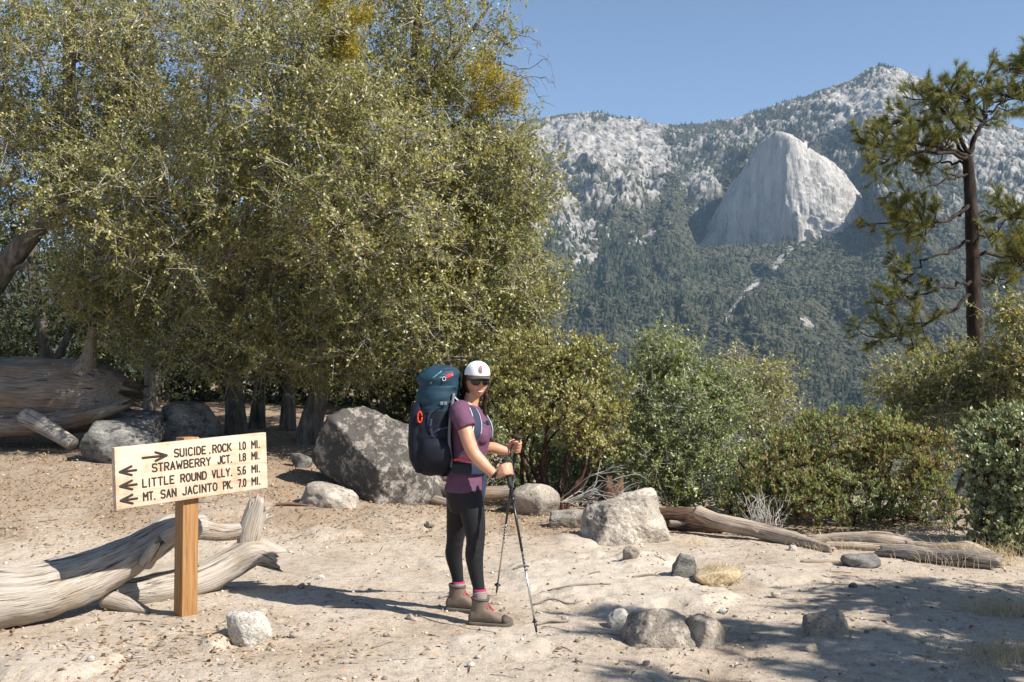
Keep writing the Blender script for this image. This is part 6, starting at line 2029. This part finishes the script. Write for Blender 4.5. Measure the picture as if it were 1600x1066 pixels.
        for k in range(7):
            x = .118 + .014 * k if k < 4 else .112 - .004 * (k - 4); z = .118 - .012 * k if k < 4 else .122 + .010 * (k - 4)
            w = .026
            g.add(*limb([X(x, -w, z - .012), X(x + .004, 0, z + .006), X(x, w, z - .012)], [.003, .003, .003], 8, 6))
            g.add(*limb([X(x, -w, z - .012), X(x + .012, 0, z), X(x + .012, w, z - .018)], [.0025, .0025, .0025], 8, 6))
        g.build('laces', MAT['lace'], upper)
    # watch strap
    t = unit(wr_n - na[-2])
    v, f, _ = tube(np.stack([wr_n - t * .012, wr_n - t * .004, wr_n + t * .004]), [.0275, .0285, .0275], 20)
    add('wristband', make_mesh('wristband', v, f, True, MAT['strap_black']), root)

    # ---------------- backpack
    pb = HB + h(690, 740, .01)
    pk = empty('backpack', pb, 'large navy and teal hiking backpack worn by the hiker', 'backpack')
    o = HB - pb

    def part(name, vf, mat, parent=pk):
        return add(name, make_mesh(name, vf[0] + o, vf[1], True, MAT[mat]), parent)
    sec = [(688, 740, .055, .085), (684, 733, .105, .130), (681, 718, .128, .150), (680, 695, .136, .158), (680, 670, .134, .158), (682, 645, .126, .155), (685, 622, .115, .150), (688, 606, .108, .145)]
    rg_ = []
    for (px, py, a, b_) in sec: rg_.append(ring(h(px, py, .01), np.array([a, -.01, 0]), np.array([.02, b_, 0]), 44, 3.0))
    pr = np.array(rg_); fine = np.array([spline(pr[:, k], 46) for k in range(44)]).transpose(1, 0, 2)
    v, f = loft(list(fine))
    def bulge(v, am, seed):
        c = v.mean(0); d = unit(v - c)
        return v + d * (am * fbm(v * np.array([9, 9, 13.0]), 3, seed=seed) + am * .8 * fbm(v * np.array([14, 14, 30.0]), 3, seed=seed + 1, ridged=True))[:, None]
    part('main_bag', (bulge(v, .014, 4), f), 'pack_navy')
    sec = [(686, 640, .122, .150), (684, 630, .128, .158), (685, 616, .122, .158), (688, 604, .114, .152), (688, 603, .112, .15), (686, 594, .125, .160), (687, 584, .118, .150), (690, 577, .085, .11), (691, 574, .045, .06)]
    rg_ = [ring(h(px, py, .01), np.array([a, -.01, 0]), np.array([.02, b_, 0]), 44, 2.7) for (px, py, a, b_) in sec]
    pr = np.array(rg_); fine = np.array([spline(pr[:, k], 40) for k in range(44)]).transpose(1, 0, 2)
    v, f = loft(list(fine)); lid = part('lid', (bulge(v, .016, 7), f), 'pack_teal')
    # teal panel down the back of the bag, side pocket
    sec = [(655, 735, .03, .10), (651, 715, .05, .12), (650, 690, .055, .125), (651, 660, .055, .125), (655, 630, .05, .12)]
    rg_ = [ring(h(px + 4, py, .01), np.array([a, -.01, 0]), np.array([.01, b_ + .02, 0]), 32, 2.8) for (px, py, a, b_) in sec]
    v, f = loft(rg_); part('front_pocket', (bulge(v, .010, 9), f), 'pack_navy')
    sec = [(684, 730, .07, .022), (682, 715, .09, .032), (680, 700, .088, .034), (679, 686, .07, .024)]
    rg_ = [ring(h(px, py, -.142), np.array([a, -.005, 0]), np.array([0, b_, 0]), 28, 2.6) for (px, py, a, b_) in sec]
    v, f = loft(rg_); part('side_pocket', (bulge(v, .009, 11), f), 'pack_navy')
    # frame edge by the back
    v, f, _ = tube(spline([h(709, 615, -.12), h(704, 650, -.148), h(702, 690, -.15), h(706, 730, -.13)], 20), .010, 10)
    part('frame_edge', (v, f), 'piping_grey')
    for k, pts in enumerate(([h(668, 585, -.13), h(690, 590, -.155), h(707, 586, -.13)], [h(662, 600, -.13), h(680, 588, -.155), h(690, 580, -.13)], [h(672, 600, -.150), h(680, 592, -.156), h(696, 596, -.150)])):
        v, f, _ = tube(spline(pts, 14), .0032, 6); part('cord', (v, f), 'cord_teal', lid)
    v, f = ribbon([h(697, 590, -.158), h(703, 587, -.145), h(708, 585, -.115)], [[0, 0, 1], [0, 0, 1], [0, 0, 1]], .022, .006, 12); part('zip_pull', (v, f), 'crimson', lid)
    v, f, _ = tube(np.array([h(694 + 2.6 * math.cos(a), 592 + 3.2 * math.sin(a), -.163) for a in np.linspace(0, 6.28, 14)]), .0022, 6); part('cord_loop', (v, f), 'piping_white', lid)
    # compression straps, buckle, carabiner
    for pts in ([h(667, 645, -.150), h(686, 636, -.158), h(706, 627, -.13)], [h(668, 668, -.152), h(671, 648, -.156), h(690, 632, -.158)], [h(672, 682, -.158), h(684, 672, -.166), h(700, 668, -.15)], [h(674, 655, -.160), h(673, 668, -.162), h(676, 684, -.162)]):
        v, f = ribbon(pts, [[0, 0, 1], [0, 0, 1], [0.3, 0, 1]], .014, .005, 16); part('strap', (v, f), 'strap_navy')
    for px in (690, 696):
        v, f = box(h(px, 630.5, -.163), (.020, .008, .022), bevel=.003); part('buckle', (v, f), 'buckle')
    v, f, _ = tube(np.array([h(656 + 3.2 * math.cos(a), 652 + 8.5 * math.sin(a), -.150) for a in np.linspace(0, 6.1, 20)]), .0048, 8); part('carabiner', (v, f), 'red_plastic')
    # shoulder straps, sternum strap, hip belt
    for dy, pts in ((-1, [h(708, 618, -.085), h(718, 627, -.098), h(730, 632, -.105), h(741, 643, -.118), h(746, 660, -.128), h(745, 676, -.143), h(739, 690, -.150)]),
                    (1, [h(712, 618, .105), h(724, 626, .108), h(738, 633, .10), h(752, 646, .085), h(762, 664, .085), h(763, 682, .10), h(752, 700, .12)])):
        sides = [[0, 1, 0], [0, 1, 0], [.1, 1, -.1], [.5, .7, .1], [.65, .6, .1], [.65, .5, .15], [.5, .4, .6]][:len(pts)]
        v, f = ribbon(pts, sides, .058, .014, 44); sst = part('shoulder_strap', (v, f), 'strap_navy')
        for e in (-1, 1):
            p = spline(pts, 44); sd = unit(spline(sides, 44))
            tn = unit(np.gradient(p, axis=0)); up = unit(np.cross(tn, sd)); sd = np.cross(up, tn)
            v, f, _ = tube(p + sd * e * .030, .0036, 6); part('piping', (v, f), 'piping_white', sst)
    v, f = ribbon([h(747, 664, -.118), h(757, 662, -.07), h(764, 661, -.01), h(763, 662, .06)], [[0, 0, 1]] * 4, .020, .010, 16); part('sternum_strap', (v, f), 'strap_navy')
    v, f = box(h(762, 660, -.04), (.016, .034, .024), bevel=.004); part('buckle', (v, f), 'strap_navy')
    a = np.linspace(R(200), R(390), 26)
    bp_ = [h(730, 729, .01) + np.array([.115 * math.cos(t), .158 * math.sin(t), .004 * math.sin(t * 2)]) for t in a]
    v, f = ribbon(bp_, [[0, 0, 1]] * len(bp_), .075, .022, 50); hb_ = part('hip_belt', (v, f), 'strap_navy')
    v, f = box(h(722, 732, -.168), (.12, .022, .062), bevel=.009); part('belt_pocket', (v, f), 'strap_black', hb_)
    v, f = ribbon([h(709, 719, -.166), h(722, 718, -.178), h(737, 720, -.165)], [[0, 0, 1]] * 3, .013, .006, 12); part('belt_zip', (v, f), 'red_plastic', hb_)
    v, f = ribbon([h(756, 735, -.03), h(757, 752, -.035), h(754, 770, -.05), h(752, 785, -.05)], [[1, .3, 0]] * 4, .032, .006, 14); part('belt_tail', (v, f), 'strap_navy', hb_)

    # ---------------- trekking poles
    for (c, tip, lab, hs) in ((ax_n, tipn, 'front trekking pole planted towards the open sand, held in the near hand', -1), (ax_f, tipf, 'rear trekking pole held in the far hand, tip behind the boots', 1)):
        d = unit(c - tip); L = np.linalg.norm(c - tip)
        pr_ = empty('trekking_pole', HB + tip, lab, 'pole')

        def seg_(name, a, b_, r, mat, parent=pr_, n=2, sg=12):
            p = d * np.linspace(a, b_, n)[:, None]
            v, f, _ = tube(p, r, sg); return add(name, make_mesh(name, v, f, True, MAT[mat]), parent)
        seg_('tip', 0, .05, [.0025, .0045], 'pole_metal'); seg_('boot_sleeve', .03, .105, [.0062, .0080], 'pole_black')
        v, f, _ = tube(d * np.array([.085, .090, .096])[:, None], [.012, .022, .008], 16); add('basket', make_mesh('basket', v, f, True, MAT['pole_black']), pr_)
        seg_('lower_shaft', .10, L * .50, .0062, 'pole_metal'); up_ = seg_('upper_shaft', L * .50, L - .09, .0078, 'pole_black')
        for k in range(5): seg_('mark', L * .50 - .03 - k * .022, L * .50 - .02 - k * .022, .0068, 'pole_black', up_)
        seg_('clamp', L * .80, L * .80 + .035, .012, 'pole_black')
        seg_('grip', L - .11, L + .062, [.0125, .0150, .0145, .0160, .0150, .0165, .0185, .017], 'grip_cork', n=8, sg=16)
        v, f = ico(3); add('grip_head', make_mesh('grip_head', v * np.array([.024, .019, .014]) + d * (L + .064) + np.array([.004, 0, 0]), f, True, MAT['grip_cork']), pr_)
        w = (wr_n if hs < 0 else wr_f) - tip
        top = d * (L + .05)
        pts = [top, (top + w) / 2 + [0, hs * .03, .012], w + [0, hs * .032, -.01], w + [.004, hs * .008, -.034], w + [.0, -hs * .030, -.006], (top + w) / 2 + [0, -hs * .025, .02], top]
        v, f = ribbon(pts, [[0, 0, 1], [0, 0, 1], [.3, 0, 1], [1, 0, .2], [.3, 0, 1], [0, 0, 1], [0, 0, 1]], .012, .003, 40); add('wrist_strap', make_mesh('wrist_strap', v, f, True, MAT['strap_black']), pr_)

# ================================================================ BUILD
build_ground()
build_mountain()
build_dome()
build_far_forest()
build_haze()
build_oaks()
build_pines()
build_shrubs()
build_rocks()
build_logs()
build_sign()
build_hiker()
build_litter()
